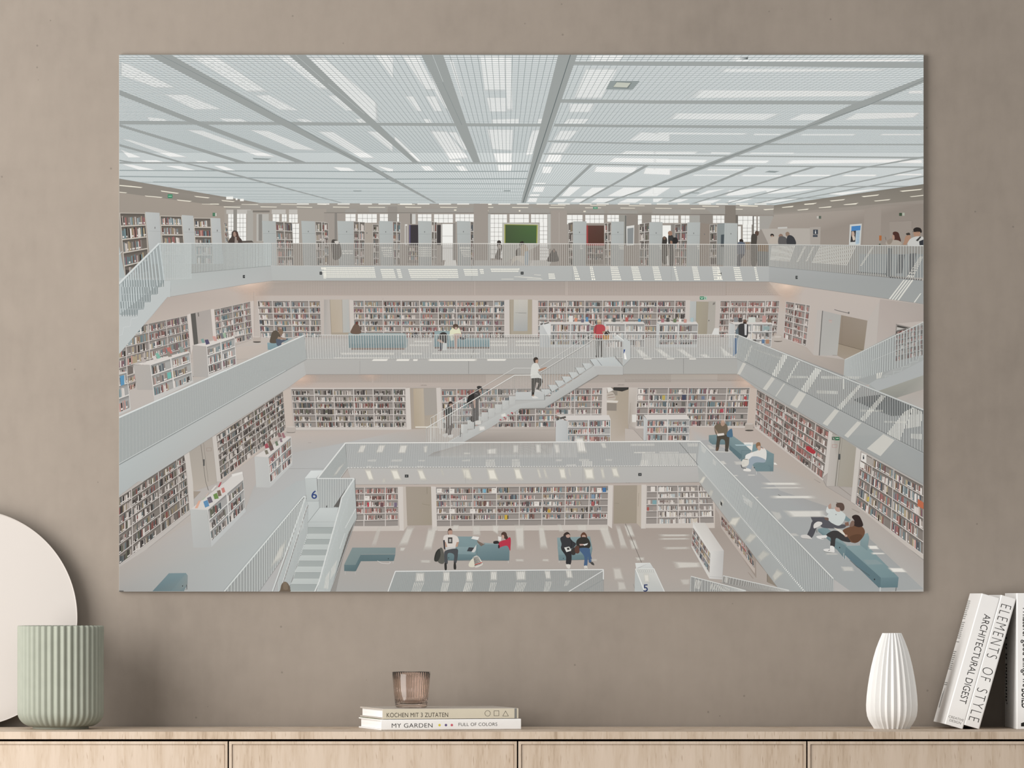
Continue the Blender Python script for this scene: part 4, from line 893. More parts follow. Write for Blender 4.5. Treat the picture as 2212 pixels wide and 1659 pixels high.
lowcase('k125,480 180,495 170,740 115,740','k180,490 585,490 570,735 170,735','k125,470 560,468 588,492 180,494',15,by=[.46],pal=PALE); 
for s_, c_ in (('k175,420 215,470','85888a'),('k222,425 260,472','4b4645'),('k325,418 402,475','c9ccc6'),('k405,425 450,472','a89f98'),('k475,402 515,475','b9928c'),('k530,435 570,475','7b6a5c'),('k470,590 492,622','7f7d7a'),('k510,585 540,622','605d5b'),('k470,655 498,698','5f7896'),('k512,655 548,700','a7826a'),('k378,655 410,700','5d5a58'),('k490,515 550,555','8fa1a0')): rect(s_, c_)
ell('k640,640', 9, 9, 'bab1a9'); ell('k642,673', 9, 1.8, '6a615a'); fill('k600,630 685,630 680,672 604,672', 'b7aea6'); ell('k640,628', 8.4, 1.5, 'c9c1ba')
fill('h1435,630 1515,630 1518,680 1432,680', 'b2a79f'); ell('h1475,682', 8.6, 1.7, '4f4a45'); fill('h1437,628 1512,628 1518,676 1432,676', 'b5aaa2'); ell('h1474,628', 7.6, 1.4, 'c7beb7')
# sofas
seat_tone(0.95)
fill('i258,590 860,590 888,660 860,745 265,745', '8fa9b2 93acb4 8ba5ae 7f9aa4 86a0aa'); fill('i258,590 860,590 850,606 265,606', 'a3bac1'); line('i560,595 560,745', 0.6, '6f8a94'); rect('i270,700 858,745', '7b97a1'); rect('i290,745 860,765', '8b7a70'); fill('i860,592 890,660 885,735 862,745', '9fb4bb')
seat_tone(1)
seat_tone(0.95)
fill('i1172,565 1340,565 1345,650 1172,650', '97b1b9'); fill('i1165,650 1758,645 1758,735 1165,735', '8aa8b3 8fadb7 81a0ac 7d9ba7'); fill('i1440,640 1758,645 1750,662 1430,660', 'a1bbc3'); rect('i1175,735 1755,752', '7d7069'); ell('i1708,710', 0.9, 0.9, '2e2c2b')
seat_tone(1)
seat_tone(0.95)
fill('h1585,690 1705,690 1705,765 1590,765', '8fb0bd 8babb8 7d9ba8 84a3b0'); fill('h1770,640 1860,640 1780,690 1750,690', '9cb3bb')
seat_tone(1)
# readers
blob('i330,485 350,480 372,510 390,590 285,590 300,530', '6d5a4e'); blob('i335,468 358,470 360,492 340,495', '6a4038')
blob('i1225,600 1260,578 1300,590 1310,640 1300,690 1240,700 1210,650', '3a3634'); fill('i1210,650 1230,655 1290,700 1285,712 1200,670', 'b89f92'); fill('i1235,695 1258,690 1255,770 1232,770', '3a3f4a'); fill('i1262,690 1300,695 1300,770 1260,770', 'cfd2d0'); blob('i1215,765 1250,762 1252,775 1220,778', '6a5c5c')
blob('i1340,560 1375,530 1430,530 1455,590 1450,615 1340,620 1335,590', 'dcdcc0'); blob('i1372,500 1400,490 1425,508 1420,540 1385,545 1370,525', '5a4b40'); blob('i1388,528 1412,525 1415,548 1392,550', 'b9a095'); blob('i1375,600 1450,595 1455,625 1420,650 1410,770 1390,770 1385,650', 'b59d92'); fill('i1340,620 1370,615 1375,665 1345,668', 'cfd3c5'); blob('i1445,630 1500,640 1495,655 1450,655', '4a4a50'); blob('i1390,760 1415,755 1412,782 1392,780', 'c9c6c2')
blob('h1640,575 1680,560 1720,600 1725,650 1700,690 1615,690 1620,630', '5b5248'); blob('h1705,550 1740,548 1752,580 1735,608 1708,590', '85705f'); blob('h1680,650 1740,660 1790,645 1805,655 1740,690 1730,720 1690,720', '56606e'); fill('h1700,625 1790,645 1780,660 1690,650', '9a8475')
blob('k270,470 290,440 308,455 310,480 295,500 278,498', '6d5548'); fill('k275,470 300,470 298,498 280,498', '3a302b'); blob('k225,500 270,485 320,495 325,540 320,620 280,640 215,610 215,560', '3d3c3d'); fill('k285,490 312,492 308,610 288,610', 'c9c8c8'); fill('k175,640 280,635 260,700 205,740 175,830 160,830', 'b5bcc0'); fill('k175,640 215,640 205,800 170,830', '4d6a8c'); fill('k190,560 220,520 225,640 200,640', '66727a')
# standing man in red with a basket
blob('j835,455 860,447 880,465 875,495 855,508 838,490', 'a98b76'); ell('j856,458', 4.2, 2.8, 'c9b89c'); blob('j805,530 830,500 890,498 918,520 920,560 895,600 895,640 825,640 820,590 800,600', 'b14b50'); fill('j800,590 822,590 815,660 795,665', 'b39482'); fill('j890,570 935,560 940,575 890,590', 'a78775'); fill('j822,640 895,640 890,830 868,830 860,690 852,830 825,835', '47413c'); blob('j820,825 850,820 850,845 822,845', '3a332d'); blob('j866,820 892,820 890,840 868,840', '3a332d'); line('j825,505 818,590', 0.9, '4b3a36'); blob('j930,515 955,515 960,545 930,550', 'd3b9ae')
fill('j895,600 965,600 958,660 900,662', 'b8863f'); blob('j915,575 950,565 968,590 950,612 915,610', '3f3632'); line('j898,602 930,560 965,602', 0.8, 'd7cfc5')
# sunlight on this level
for s_ in ('i955,668 1150,668 1150,684 955,684','i910,708 1110,708 1110,724 910,724','i1765,668 1950,668 1950,684 1765,684','i1765,706 1950,706 1950,724 1765,724','i2035,668 2212,668 2212,684 2035,684','i2035,706 2212,706 2212,724 2035,724','j0,664 220,664 220,682 0,682','j0,708 220,708 220,724 0,724','i170,796 740,796 740,816 180,816','i820,796 1045,800 1040,816 820,816','i1145,798 1650,798 1650,812 1145,812','i1715,798 2212,800 2212,812 1715,812','i110,845 700,845 690,862 100,862'): fill(s_, 'e9e6df', 0.8)
for s_ in ('j1220,745 1290,745 1420,860 1310,860','j1420,740 1500,740 1660,862 1560,862','j1640,740 1730,740 1900,862 1810,862','j1890,810 1990,800 2070,862 2000,865','k0,700 130,800 200,850 60,845'): soft(s_, 'eceae4', 0.8, 0.3)

# ---- gallery edge: fascia, rail, left stair, right stair
fill('d0,1590 d0,850 z257,600 d490,815 775,795 775,740 1620,660 1640,818 1400,850 525,992 370,1180 h285,490 10,812', 'bfc4c4 b9bfbf b9bfbf b6bcbb b4b9b8 b3b7b6 b0b3b2 b2b3b2 b5b7b6 b9bcbb bdc1c0 bfc3c3 c2c6c6')
fill('d1620,658 g545,668 545,828 d1640,818', 'b4b7b6 b0b2b1 aeb0af b4b6b4')
fill('g545,668 2186,818 2186,1068 545,828', 'a9abab 9a9d9d 9b9e9d a4a6a5')
line('d1640,818 g545,828 2186,1066', 0.7, '8f8b87'); line('d525,992 1400,850 1640,818', 0.6, '97938f'); line('d552,815 560,930', 0.5, '9da3a3'); line('e500,660 500,800', 0.4, 'a0a3a2'); line('e1570,660 1572,815', 0.5, '8f9392'); line('f572,662 572,822', 0.4, '9a9d9c'); line('f1622,662 1622,822', 0.5, '989b9a')
for s_ in ('d1325,758 1348,790','d2140,722 2168,754','e2088,722 2118,753','f24,722 54,753','f2125,732 2155,762','g10,732 40,762','g828,766 850,800'): rect(s_, '3a3c3c'); x_, y_ = P(s_)[0]; ell('z%g,%g' % (x_+3, y_+3.1), 1.1, 1.1, '84888a')
for s_, n_ in (('e0,676 535,676 555,792 0,792',(44,6)),('d2155,676 2212,676 2212,800 2185,800',(4,6)),('e598,694 740,694 768,794 625,794',(12,5)),('e770,694 812,694 838,794 795,794',(4,5)),('e892,694 1418,694 1432,794 925,794',(42,5)),('e1480,694 1632,694 1638,770 1500,770',(12,4)),('e1650,694 1695,694 1700,750 1665,750',(4,3)),('e1768,690 2080,690 2060,730 1780,730',(26,2)),
    ('f318,742 382,742 398,806 325,806',(5,3)),('f578,668 612,668 665,822 608,822',(3,7)),('f757,668 790,668 825,822 780,822',(2,7)),('f976,668 1055,668 1100,822 1000,822',(6,7)),('f1196,668 1272,668 1316,822 1226,822',(6,7)),('f1422,668 1488,668 1530,822 1450,822',(5,7)),('f1646,668 1672,668 1705,822 1682,822',(2,7)),('f1842,668 1900,668 1935,822 1868,822',(5,7)),('f2056,668 2130,668 2175,822 2080,822',(6,7)),
    ('g168,674 235,674 270,824 195,824',(6,7)),('g388,672 412,672 444,824 415,824',(2,7)),('g0,674 18,674 55,824 0,824',(2,7)),('f0,688 10,688 10,704 0,704',(1,1))):
    dots(s_, n_[0], n_[1], 'f3f1e6', 0.72, 0.62)
for s_ in ('e930,800 1210,800 1205,806 925,806','e1885,798 2015,798 2010,804 1880,804','e2020,772 2212,780 2212,786 2020,778','f0,772 240,790 240,796 0,780','f90,798 255,800 255,806 90,804','e620,798 770,800 770,804 620,803','f165,752 240,756 235,762 165,757'): fill(s_, 'eae8df', 0.8)
for s_ in ('g1975,808 1990,808 1835,1016 1818,1012','g2003,810 2020,812 1862,1020 1848,1018','g2035,812 2050,812 1890,1024 1876,1022','g2062,808 2080,812 1925,1026 1908,1026','g2150,955 2165,950 2095,1050 2082,1048'): fill(s_, 'e2e1da', 0.9)
# rails
rail('d1622,422 e2212,422 e2212,660 d1622,660', 140, 'cfcbc5', .85, None); rail('f0,424 g545,434 g545,666 f0,660', 132, 'cfcbc4', .85, None)
line('d1620,421 f0,423 g545,434', 1.3, 'dcd9d4'); line('d1620,659 f0,660 g545,668', 0.8, 'c5c4c1')
rail('d780,424 1622,421 1622,658 780,735', 62, 'c2c8c7', 1.5, 'b6bcbb', .38); rail('d440,422 780,424 780,798 440,815', 34, 'c4cac9', 1.5, 'b6bcbb', .45)
line('d440,421 1622,421', 1.6, 'dadcda'); line('d775,738 1620,660', 0.8, '8f9492')
fill('d10,862 440,430 490,815 300,1180 10,1180', 'b7c0c1', 0.55); rail('d10,862 440,430 490,815 10,1180', 17, 'c3cbcc', 2.4, None)
for k_, (x_, y_, n_) in enumerate(((490,815,17),(425,890,15),(350,968,12),(280,1045,10),(210,1128,7))):
    with group():
        for i_ in range(n_):
            fx = x_-12-i_*27
            if fx > 12: ART.add(P('d%g,%g %g,%g %g,%g %g,%g' % (fx, y_-4, fx+7, y_-4, fx+12, y_+68, fx+5, y_+68)), H('7d8788'))
    line('d%g,%g %g,%g' % (x_+4, y_+4, x_+4, y_+74), 0.6, 'cfd4d4')
line('d440,421 10,850', 4.4, 'd4d9d9'); line('d448,426 10,868', 1.2, '9fa8a9'); line('d10,540 45,508', 1.2, 'd3d5d3')
fill('h10,610 45,605 60,525 130,515 140,432 205,425 215,345 275,340 285,265 350,262 350,185 425,180 425,105 490,100 490,35 560,32 555,205 525,205 10,812', 'bec3c3')
line('h10,612 45,606 60,526 130,516 140,433 205,426 215,346 275,341 285,266 350,263 350,186 425,181 425,106 490,101 490,36', 0.5, 'd6dada')
rail('g545,438 2186,446 2186,812 545,668', 82, 'b5b6b3', 1.7, 'a5a8a6', .30)
for s_, n_ in (('g580,450 830,450 770,620 560,600',(16,14)),('g920,455 945,455 860,620 838,620',(2,14)),('g1010,458 1030,458 955,615 935,615',(2,13)),('g1090,450 1480,455 1380,660 1000,630',(22,15)),('g1640,460 1662,462 1535,665 1510,665',(2,14)),('g2150,560 2186,565 2080,800 2000,795',(4,12))): dots(s_, n_[0], n_[1], 'e3dfd6', 0.45, 0.62)
line('g545,434 2186,448', 1.6, 'c9c9c5'); dots('g1480,722 1800,742 1800,752 1480,732', 14, 1, '4d4f50', .35, 1); dots('g1830,775 2180,805 2180,820 1830,790', 14, 1, '3f4142', .4, 1)
line('g545,668 2186,818', 0.7, '8a8d8c')
# the stair on the right of the level below
fill('k1370,1180 k1350,870 2186,470 2186,870 p2186,165 p1620,245', 'a9a6a2 a9a29c a39e99 a5a8a8 a1a3a2 a7aaa9')
shelf('k1890,560 2186,500 2186,820 1850,900', 6, [.4,.8], seed=31, bw=2.4, pal=RED, frame='a9a49f', back='6f6965')
fill('k1350,870 1880,600 1880,960 1600,1130 1360,1040', 'a6a9a8', .9)
rail('k1355,868 2186,470 2186,880 1340,1120', 36, 'b4b8b7', 2.4, 'a9adac', .22)
for i_ in range(9):
    x_ = 1610+i_*88; y_ = 1135-i_*44 - (i_*i_)*0.8
    fill('k%g,%g %g,%g %g,%g %g,%g' % (x_, y_, x_+88, y_-45, x_+88, y_+70, x_, y_+70), 'a4a7a6'); line('k%g,%g %g,%g %g,%g' % (x_-12, y_+2, x_+78, y_-8, x_+88, y_-50), 0.6, 'bfc2c0')
fill('p1610,240 1690,195 1780,180 1850,150 1940,115 2030,70 2120,25 2186,-10 2186,150 1700,320', 'abaeae')
fill('p1700,320 2186,150 2186,300 1890,395', '97978f a09f98 a3a09a 8f8f89'); fill('p1890,395 2186,300 2186,520 2000,440', 'b2aba5 aea69f b3ada8 aea9a4')
line('k1355,868 2186,470', 1.7, 'c6c8c5'); line('k1640,880 2186,650', 0.6, 'c2c4c2'); dots('k1690,1015 1760,1000 1740,1060 1690,1075', 3, 1, 'dedcd4', .5, 1)

# ---- next level down
fill('z257,1000 z640,809 z1600,808 z1996,1010 z1996,1279 z257,1279', 'b5aea8 b7aca5 b5aaa3 a9a19b aaa6a1 b3b2b0')
fill('m300,48 2212,44 n2212,340 z1593,808 p300,222 p0,222 m135,190', 'b0a69e aba299 a9a198 b2a69d b9aca3 b0a8a1 bcaea6')
dots('m300,52 1000,48 1000,134 200,134', 60, 6, '958b83', .5, .5); dots('m1020,50 2212,48 2212,134 1020,134', 104, 6, '908781', .5, .5); dots('n1050,345 2212,342 2212,425 1280,428', 92, 6, '918881', .5, .5); dots('o0,0 1250,0 1290,22 0,30', 108, 2, '948a83', .5, .5); dots('p0,136 210,136 300,220 0,218', 22, 6, '96897f', .5, .5)
glow(648, 818, 44, 20, 'f1d3c0', .7); glow(800, 812, 30, 14, 'e6cdbd', .5); glow(1612, 828, 34, 22, 'efd2bf', .6); glow(1230, 812, 26, 12, 'dcc5b6', .45)
shelf('m140,196 1358,194 1366,606 176,608', 6, [.20,.37,.545,.715,.888], seed=41, bw=2.1, pal=DRK)
rect('m175,606 1370,632', 'c6bfb9'); fill('m1358,190 1402,186 1418,632 1370,632', 'cdc6c0'); fill('m135,186 1360,184 1360,196 140,198', 'c9c1bb')
fill('m1402,188 1682,186 1700,622 1420,622', 'a59b90 a0988f b0a596 a99d90'); fill('m1440,195 1548,192 1560,600 1450,606', 'b3a592 b9ad9d b5a999 ac9f8c'); fill('m1548,192 1682,188 1690,470 1560,480', 'a39d96'); fill('m1460,595 1700,595 1700,610 1462,610', 'd6d0c6'); fill('m1682,186 1730,184 1745,620 1700,622', 'cac3bd')
mark('LERNEN', 'm1518,154 1582,164', '6f6964')
shelf('m1735,196 n1484,480 n1472,896 m1748,620', 6, [.095,.23,.345,.46,.58,.70,.825,.93], seed=42, bw=2.2, pal=MIX)
rect('n1140,485 1150,765', 'c9c1bb'); fill('n300,895 980,895 980,1052 15,1052', 'bbb2ab b6ada6 a39a93 968f89'); line('n260,928 980,926', 0.5, '9b928a')
fill('n1484,478 1530,475 1528,905 1470,900', 'c9c1bb'); fill('n1530,475 1762,475 1756,905 1790,1050 1560,1050 1528,760', 'aba091 a89d8e ab9f91 b7ada3 b7ada3 b3a89c'); fill('n1530,475 1640,475 1640,560 1530,560', '8f877d'); fill('n1600,475 1760,475 1756,498 1690,520 1590,505', '3a3836'); blob('n1530,540 1590,525 1620,600 1535,612', 'b9b0a6'); line('n1535,560 1600,550', 0.9, '6e5a50'); line('n1540,585 1615,578', 0.9, '8a6c60'); fill('n1530,476 1570,476 1600,505 1540,530', 'd9d5cf'); fill('n1528,612 1650,618 1640,640 1528,636', 'd3cdc5'); fill('n1528,640 1632,645 1630,725 1528,722', '8d857c'); fill('n1762,475 1855,478 1838,915 1750,870', 'c2bab3 bfb7b0 bbb3ac aaa197'); line('n1782,640 1770,860', 0.6, '968e85'); fill('n1795,765 1845,765 1845,845 1795,845', 'd8d5d0')
mark('LERNEN', 'n1642,444 1712,456', '6f6964')
shelf('o132,86 1328,85 1295,495 115,498', 6, [.105,.275,.45,.625,.795], seed=43, bw=2.3, pal=MIX, full=0.75); rect('o112,496 1290,520', 'c8c0ba')
for s_, c_ in (('o140,98 195,150','d9d3cd'),('o138,168 185,216','d9d3cd'),('o605,160 650,216','474a5c'),('o395,168 425,216','b5a35c'),('o400,235 440,285','5f6a6e'),('o600,232 640,282','6b6863'),('o590,300 632,350','6a565a'),('o1265,178 1292,212','a8484a'),('o1270,232 1298,280','8d4644'),('o812,175 845,212','6f7a8f'),('o1012,310 1045,348','a84a55'),('o1228,372 1255,412','5d5c58')): rect(s_, c_)
mark('1', 'o164,106 174,144', '4b4a48'); line('o148,186 168,182', 0.7, '77736f')
fill('o1328,84 1400,98 1378,500 1295,500', 'bfb1a7')
shelf('o1400,104 2168,545 2108,1062 1378,492', 6, [.155,.31,.475,.66,.86], seed=44, bw=2.5, pal=RED, fw=1.5, back='7f7872', full=.93); line('o1398,90 2175,530', 2.2, 'b9aea7')
blob('o1930,712 1955,708 2020,760 2015,785 1985,785 1930,750', 'a5383f')
fill('o1378,492 2108,1062 2100,1085 1376,515', 'c3bbb4')
fill('p1185,735 1222,765 1180,1180 z1777,1031 z1771,1048 p1130,1180', 'c6c0ba'); fill('u1185,0 1275,0 1225,530 1130,530', 'bab4ae b2aca6 b0aaa3 b7b1ab'); fill('p1222,765 1480,905 u1440,120 1390,540 1212,530 1235,240', 'a8a39c a39d92 a09a90 9f978c a9a49d b0aaa3'); fill('u1272,20 1442,110 1400,540 1245,530', 'a49f96 a19b90 9e978b a29c91'); line('u1278,5 1222,530', 1.2, '69645c'); line('u1298,20 1245,530', 0.5, '857f76'); rect('u1255,195 1275,255', '4a4d4d'); rect('p1214,803 1246,838', '4c5c4f'); rect('p1248,805 1295,842', '3a6e51'); line('p1258,823 1285,822', 1.1, 'd9e6dc'); line('p1225,812 1236,830', 1.0, 'c9d2c9'); line('u1190,98 1240,98 1238,128 1190,126 1190,98', 0.5, 'a56a66')
fill('u1442,110 1490,150 1430,720 1385,690', 'c4beb8')
shelf('u1495,172 2140,525 2140,1245 1432,718', 6, [.215,.57], seed=45, bw=2.7, pal=MIX, fw=1.8, back='7f7872'); line('u1490,160 2140,515', 3.0, 'b7b0aa')
fill('u1495,180 1548,205 1545,290 1490,262','dad6d1'); mark('i', 'u1508,208 1524,250', '3c3e45'); fill('u1480,270 1530,298 1525,350 1478,330', 'd6d1cb'); fill('u1545,215 1620,250 1610,320 1545,290', 'a49d97')
fill('u2080,660 2140,700 2140,770 2075,735', 'b5684c'); fill('u1560,640 1575,640 1572,690 1550,685','b8a552')
fill('u1432,718 2140,1245 2140,1290 1400,740', 'bcb4ad'); line('u1400,745 2140,1300', 0.7, '938a83')
# left side shelves
fill('l1000,700 1755,215 1830,190 1870,640 1790,650 1085,1190', 'bdb2aa'); 
shelf('l1042,692 1752,222 1782,625 1090,1165', 7, [.125,.335,.52,.695,.855], seed=46, bw=2.3, pal=DRK, fw=1.3, back='7d7670', full=.93)
fill('l1000,700 1042,690 1095,1180 1050,1180', 'c6c0ba'); fill('l1750,222 1835,195 1860,640 1782,640', 'c1b5ac')
fill('l755,860 1000,705 1048,1180 q1050,20 q800,105 q790,0', 'a9a299 a9a199 b0a89f b1a9a0 b5aca2 b0a89e'); line('l880,790 930,1180 q960,95', 1.0, '6f6a64'); line('l908,770 958,1180', 0.6, '7a746d'); rect('l903,945 920,1015', '575654'); line('l940,825 990,822 992,855 942,858 940,825', 0.5, '8f7c74')
fill('q800,105 880,105 805,185', '9f9488')
shelf('q5,170 l712,892 q762,305 q8,890', 7, [.175,.565,.86], seed=47, bw=2.7, pal=DRK, fw=1.8, back='7d7670', full=.93)
fill('l700,890 755,860 795,1180 q808,270 762,300 l735,1100', 'c8c2bc'); fill('q8,890 762,305 768,345 20,950', 'bcb6b1'); line('q20,955 770,350', 0.6, '8e8883'); line('q10,900 762,315', 0.5, 'a8a29d')
# floor of this level
fill('m60,690 180,640 1365,632 1420,625 1700,610 z1000,955 z745,958 z690,1035 z485,1279 z257,1279 q20,955 770,350 980,700 1350,310 1440,60 m0,905', 'bbb1aa b9afa7 b7ada6 b5aba3 b4aaa1 aea69f b3b4b4 b2b5b5 b0b3b3 a8a39e b0a8a2 b6afa9 b4b1af b2b2b1 b0aeac')
fill('z257,1225 z405,1130 z520,1120 z640,1040 z690,1030 z600,1150 z486,1279 z257,1279', 'b0a9a3 b5b0ac b3b4b4 b0b4b4 b5b8b8 b2b7b7 b1b5b5 a9a7a4')
fill('o0,655 685,655 800,652 z1860,1279 z1996,1279 u2140,1300 1385,690 1130,535 o2110,1080 o1376,515 690,500 680,640 200,650 90,530 0,520', 'b9b1aa b7b1ac b1b1b0 a9abab a9a7a4 a69f9a b0a7a0 afa69e aea59e b5a8a0 b9aea7 b9b0a9')
fill('o680,660 880,640 1250,830 1650,1180 u1200,760 1500,1000 2140,1600 1320,1640 z1540,980', 'b6b5b4 b5b5b5 b2b3b3 b0b0b0 aaa9a7 a8a8a7 a9acac abafaf b4b5b5', .8)
line('m115,1045 490,1042', 0.5, '8f8f8c'); line('m320,768 358,768', 0.5, '8d8782'); fill('u1005,455 1075,495 1060,497 1000,458', '9d958e'); fill('u1395,760 1480,800 1465,808 1392,768', '9d958e'); fill('u628,618 655,628 640,625', '3a3836'); line('u628,616 655,630', 0.9, '55524f'); line('u1260,535 1385,630', 0.6, '8f867d')
ell('m140,655', 10, 2.0, '4f4b47'); fill('m95,600 188,600 190,655 92,655', 'b5aca5'); ell('m141,652', 9.8, 1.8, 'b0a7a0'); ell('m141,600', 9.6, 1.6, 'c3bbb4')
ell('o1320,540', 9.4, 1.8, '56514c'); fill('o1276,470 1364,470 1366,534 1272,530', 'aea49c'); ell('o1320,470', 9, 1.8, 'bfb6af')
# bookcases that stand on this floor
fill('l1448,918 1590,918 1620,1180 q1610,65 1468,62', 'bfbfbd bdbdbb b9bab8 b9bab9 bcbdbb'); shelf('l1592,920 1838,705 1850,975 1615,1195', 3, [.52], seed=51, bw=2.6, fw=2.2, frame='d3d2cf', back='a2a09e', pal=MIX); fill('l1448,915 1790,700 1838,702 1592,922', 'd0cbc7'); fill('l1615,1195 1850,975 1852,1000 q1650,30 q1612,65', 'bdbebd')
for s_, c_ in (('l1555,790 1585,770 1605,820 1565,830','a0525c'),('l1590,755 1615,745 1640,800 1605,815','6f5c50'),('l1600,815 1640,790 1655,840 1620,860','6b5a58'),('l1555,850 1585,845 1600,885 1570,895','7a7569'),('l1665,760 1690,748 1705,795 1680,805','6f7a68'),('l1690,668 1720,660 1740,705 1705,712','8a6a6a'),('l1735,670 1755,660 1780,712 1755,722','9a6f75'),('l1715,725 1735,718 1748,760 1725,765','88757c')): fill(s_, c_)
fill('q765,300 950,300 985,700 800,702', 'bcbdbb b9bab8 b2b4b3 b4b5b4'); shelf('q950,300 1330,-22 1352,280 990,640', 3, [.5], seed=52, bw=3.0, fw=2.4, frame='d6d5d2', back='a3a19f', pal=DRK); fill('q765,298 1145,0 1210,-60 1320,-105 1335,-20 950,302', 'd0ccc8'); fill('q985,640 1352,280 1358,320 990,698', 'bcbebe'); fill('l1205,1105 1320,1075 1325,1095 1215,1130', 'dddad6')
for s_, c_ in (('q815,285 855,205 880,200 845,285','d5a893'),('q905,215 950,195 970,260 925,278','5f8bb0'),('q945,175 985,158 1008,218 965,235','6c6670'),('q1010,140 1050,120 1070,180 1025,190','6d8a4f'),('q1050,100 1085,90 1100,150 1065,160','7a6a5c'),('q1095,75 1125,62 1140,110 1110,125','bf8078'),('q930,150 960,115 965,125 938,165','c3b3a9'),('q985,95 1030,45 1055,42 1005,100','d4cfca'),('q1060,60 1085,10 1100,5 1078,60','b14f5a'),('q890,190 925,165 930,172 900,200','a9b5a0')): fill(s_, c_)
lowcase('n985,800 1110,835 1110,1052 985,1052','n1112,822 1568,818 1566,1052 1112,1052','n985,770 1550,770 1570,818 1112,824',54,rows=3,by=[.49],pal=MIX); fill('n990,800 1018,790 1022,820 992,830', '57534f'); fill('n1030,795 1090,780 1095,800 1035,815', '57534f')
lowcase('o198,385 235,425 222,648 196,648','o235,422 688,418 680,648 225,648','o200,374 655,372 690,418 235,425',55,rows=3,by=[.49],pal=MIX)
# sofas and readers at the right
seat_tone(0.85)
fill('o890,590 975,585 1110,600 1110,690 930,690 890,660', '8aa8b2 93b0ba 90adb7 7897a2 7897a2 7d9ba6'); fill('o1110,600 1150,600 1360,750 1345,760 1240,870 1105,720', '93b1bb 97b4bd 94b1ba 8aa6b0 7b99a4 7f9da8'); fill('o1105,690 1240,800 1232,860 1105,740', '6f8d99'); line('o1235,750 1355,755 1360,790', 0.6, '6d8a96'); line('o1238,760 1240,860', 0.6, '6d8a96')
seat_tone(1)
for s_ in ('o895,655 895,685','o932,690 932,718','o1230,840 1228,855'): line(s_, 0.9, 'b5b6b5')
seat_tone(0.85)
fill('o1255,668 1360,668 1350,760 1270,690', 'e9e6e0', .9); fill('o1165,690 1330,690 1350,702 1180,702', 'b8cdd3', .8)
seat_tone(1)
blob('o955,490 1000,465 1070,470 1092,520 1085,570 1060,600 975,590 950,530', '6d6253'); blob('o1020,440 1040,430 1055,445 1058,480 1035,495 1018,478', 'a98d7c'); ell('o1040,444', 3.2, 2.6, 'b89c8a'); blob('o985,590 1095,590 1108,640 1095,740 1065,740 1060,650 1015,640 995,740 965,730 975,640', '4c463d'); fill('o975,575 1050,568 1055,590 985,600', 'd6d0ca'); fill('o950,510 975,575 995,575 985,560', 'a28a7b'); blob('o962,735 990,712 992,750 968,756', '5d4a3c'); blob('o1062,735 1090,725 1094,768 1068,768', '4b4742'); blob('o1085,560 1130,520 1142,560 1140,610 1085,605', '4f6d84')
seat_tone(0.85)
fill('o1360,690 1400,680 1540,770 1582,790 1575,975 1395,975 1350,900 1350,750', '8fb0bb 9bb8c1 94b2bc 8aa8b2 7896a1 7f9ea9 8cabb5 88a7b1'); fill('o1500,775 1582,790 1575,930 1480,890', '86a5b0 8cabb5 7f9da8 8aa8b2'); fill('o1365,905 1480,880 1540,930 1535,975 1395,975', '84a3ae'); line('o1398,975 1398,1008', 1.1, 'c0c1bf'); line('o1556,975 1557,1005', 1.1, 'b3b4b2'); ell('o1372,935', 0.9, 1.3, '2f2d2c')
seat_tone(1)
soft('o1575,880 1600,880 1625,908 1580,905', 'e9e6e0', .9, .2)
blob('o1345,775 1400,755 1460,725 1500,755 1500,840 1480,860 1400,830 1320,845 1300,820', 'd7d5d0'); blob('o1390,690 1405,668 1432,668 1440,700 1430,735 1400,730', '8a6a50'); blob('o1405,712 1435,705 1440,745 1415,750', 'c2a08c'); line('o1445,718 1470,735', 1.0, 'b0663f'); blob('o1320,830 1400,815 1490,850 1480,880 1400,880 1360,900 1330,965 1290,955 1310,890', '97a2ac'); blob('o1285,800 1350,775 1360,800 1310,850 1280,840', 'dcdbd8'); blob('o1250,850 1310,840 1310,905 1255,925 1240,900', 'd2cfc7'); blob('o1258,955 1290,940 1335,955 1330,975 1265,970', 'dcd9d4'); line('o1232,905 1240,935 1285,945', 1.2, '3c3a38'); line('o1260,845 1305,850', 0.9, '4a4744')
# couple on the long seat, lower right
seat_tone(0.85)
fill('u1040,975 1130,955 1340,1140 1325,1290 1165,1100 1045,1000', '8cabb6 93b1bb 96b4bd 7897a2 6f8e99 7896a1'); line('u1030,980 1032,1012', 1.1, '55554f'); fill('u1215,1095 1335,1150 1325,1255 1215,1170', '7e9da8'); line('u1310,1225 1310,1282', 1.2, 'b9bab8'); line('u1328,1250 1328,1290', 1.2, 'c0c1bf'); ell('u1268,1168', 1.0, 1.6, '2b2a29')
seat_tone(1)
seat_tone(0.85)
fill('u1330,1150 1550,1145 1880,1480 1870,1580 1690,1585 1325,1240', '97b5be 93b1bb 7ea0ab 7090 9c 6e8c98'.replace('7090 9c','70909c')); fill('u1695,1478 1880,1480 1870,1582 1692,1582', '7f9fab 7c9ca8 6f8f9b 71919d'); fill('u1330,1150 1550,1145 1880,1478 1695,1480', '9dbac3 98b6bf 84a5b0 88a9b4'); fill('u1330,1155 1695,1480 1690,1600 1325,1245', '7696a1 6c8b97 6a8894 7090a0'); fill('u1512,1295 1650,1295 1720,1340 1560,1345', 'abc6cf', .8); line('u1690,1580 1688,1625', 3.6, 'b5b8b7'); line('u1855,1582 1850,1620', 1.1, '3f3d3b'); ell('u1630,1498', 1.2, 1.7, '22211f'); line('u1375,1300 1450,1370 1580,1460', 0.8, '4f4e4b')
seat_tone(1)
seat_tone(0.85)
fill('u1310,820 1385,880 1360,900 1300,880', '8cabb6'); fill('u1490,1040 1560,1015 1575,1060 1555,1200 1480,1140', '9ab7c0 9ebac3 90aeb8 8aa8b2 8dabb5')
seat_tone(1)
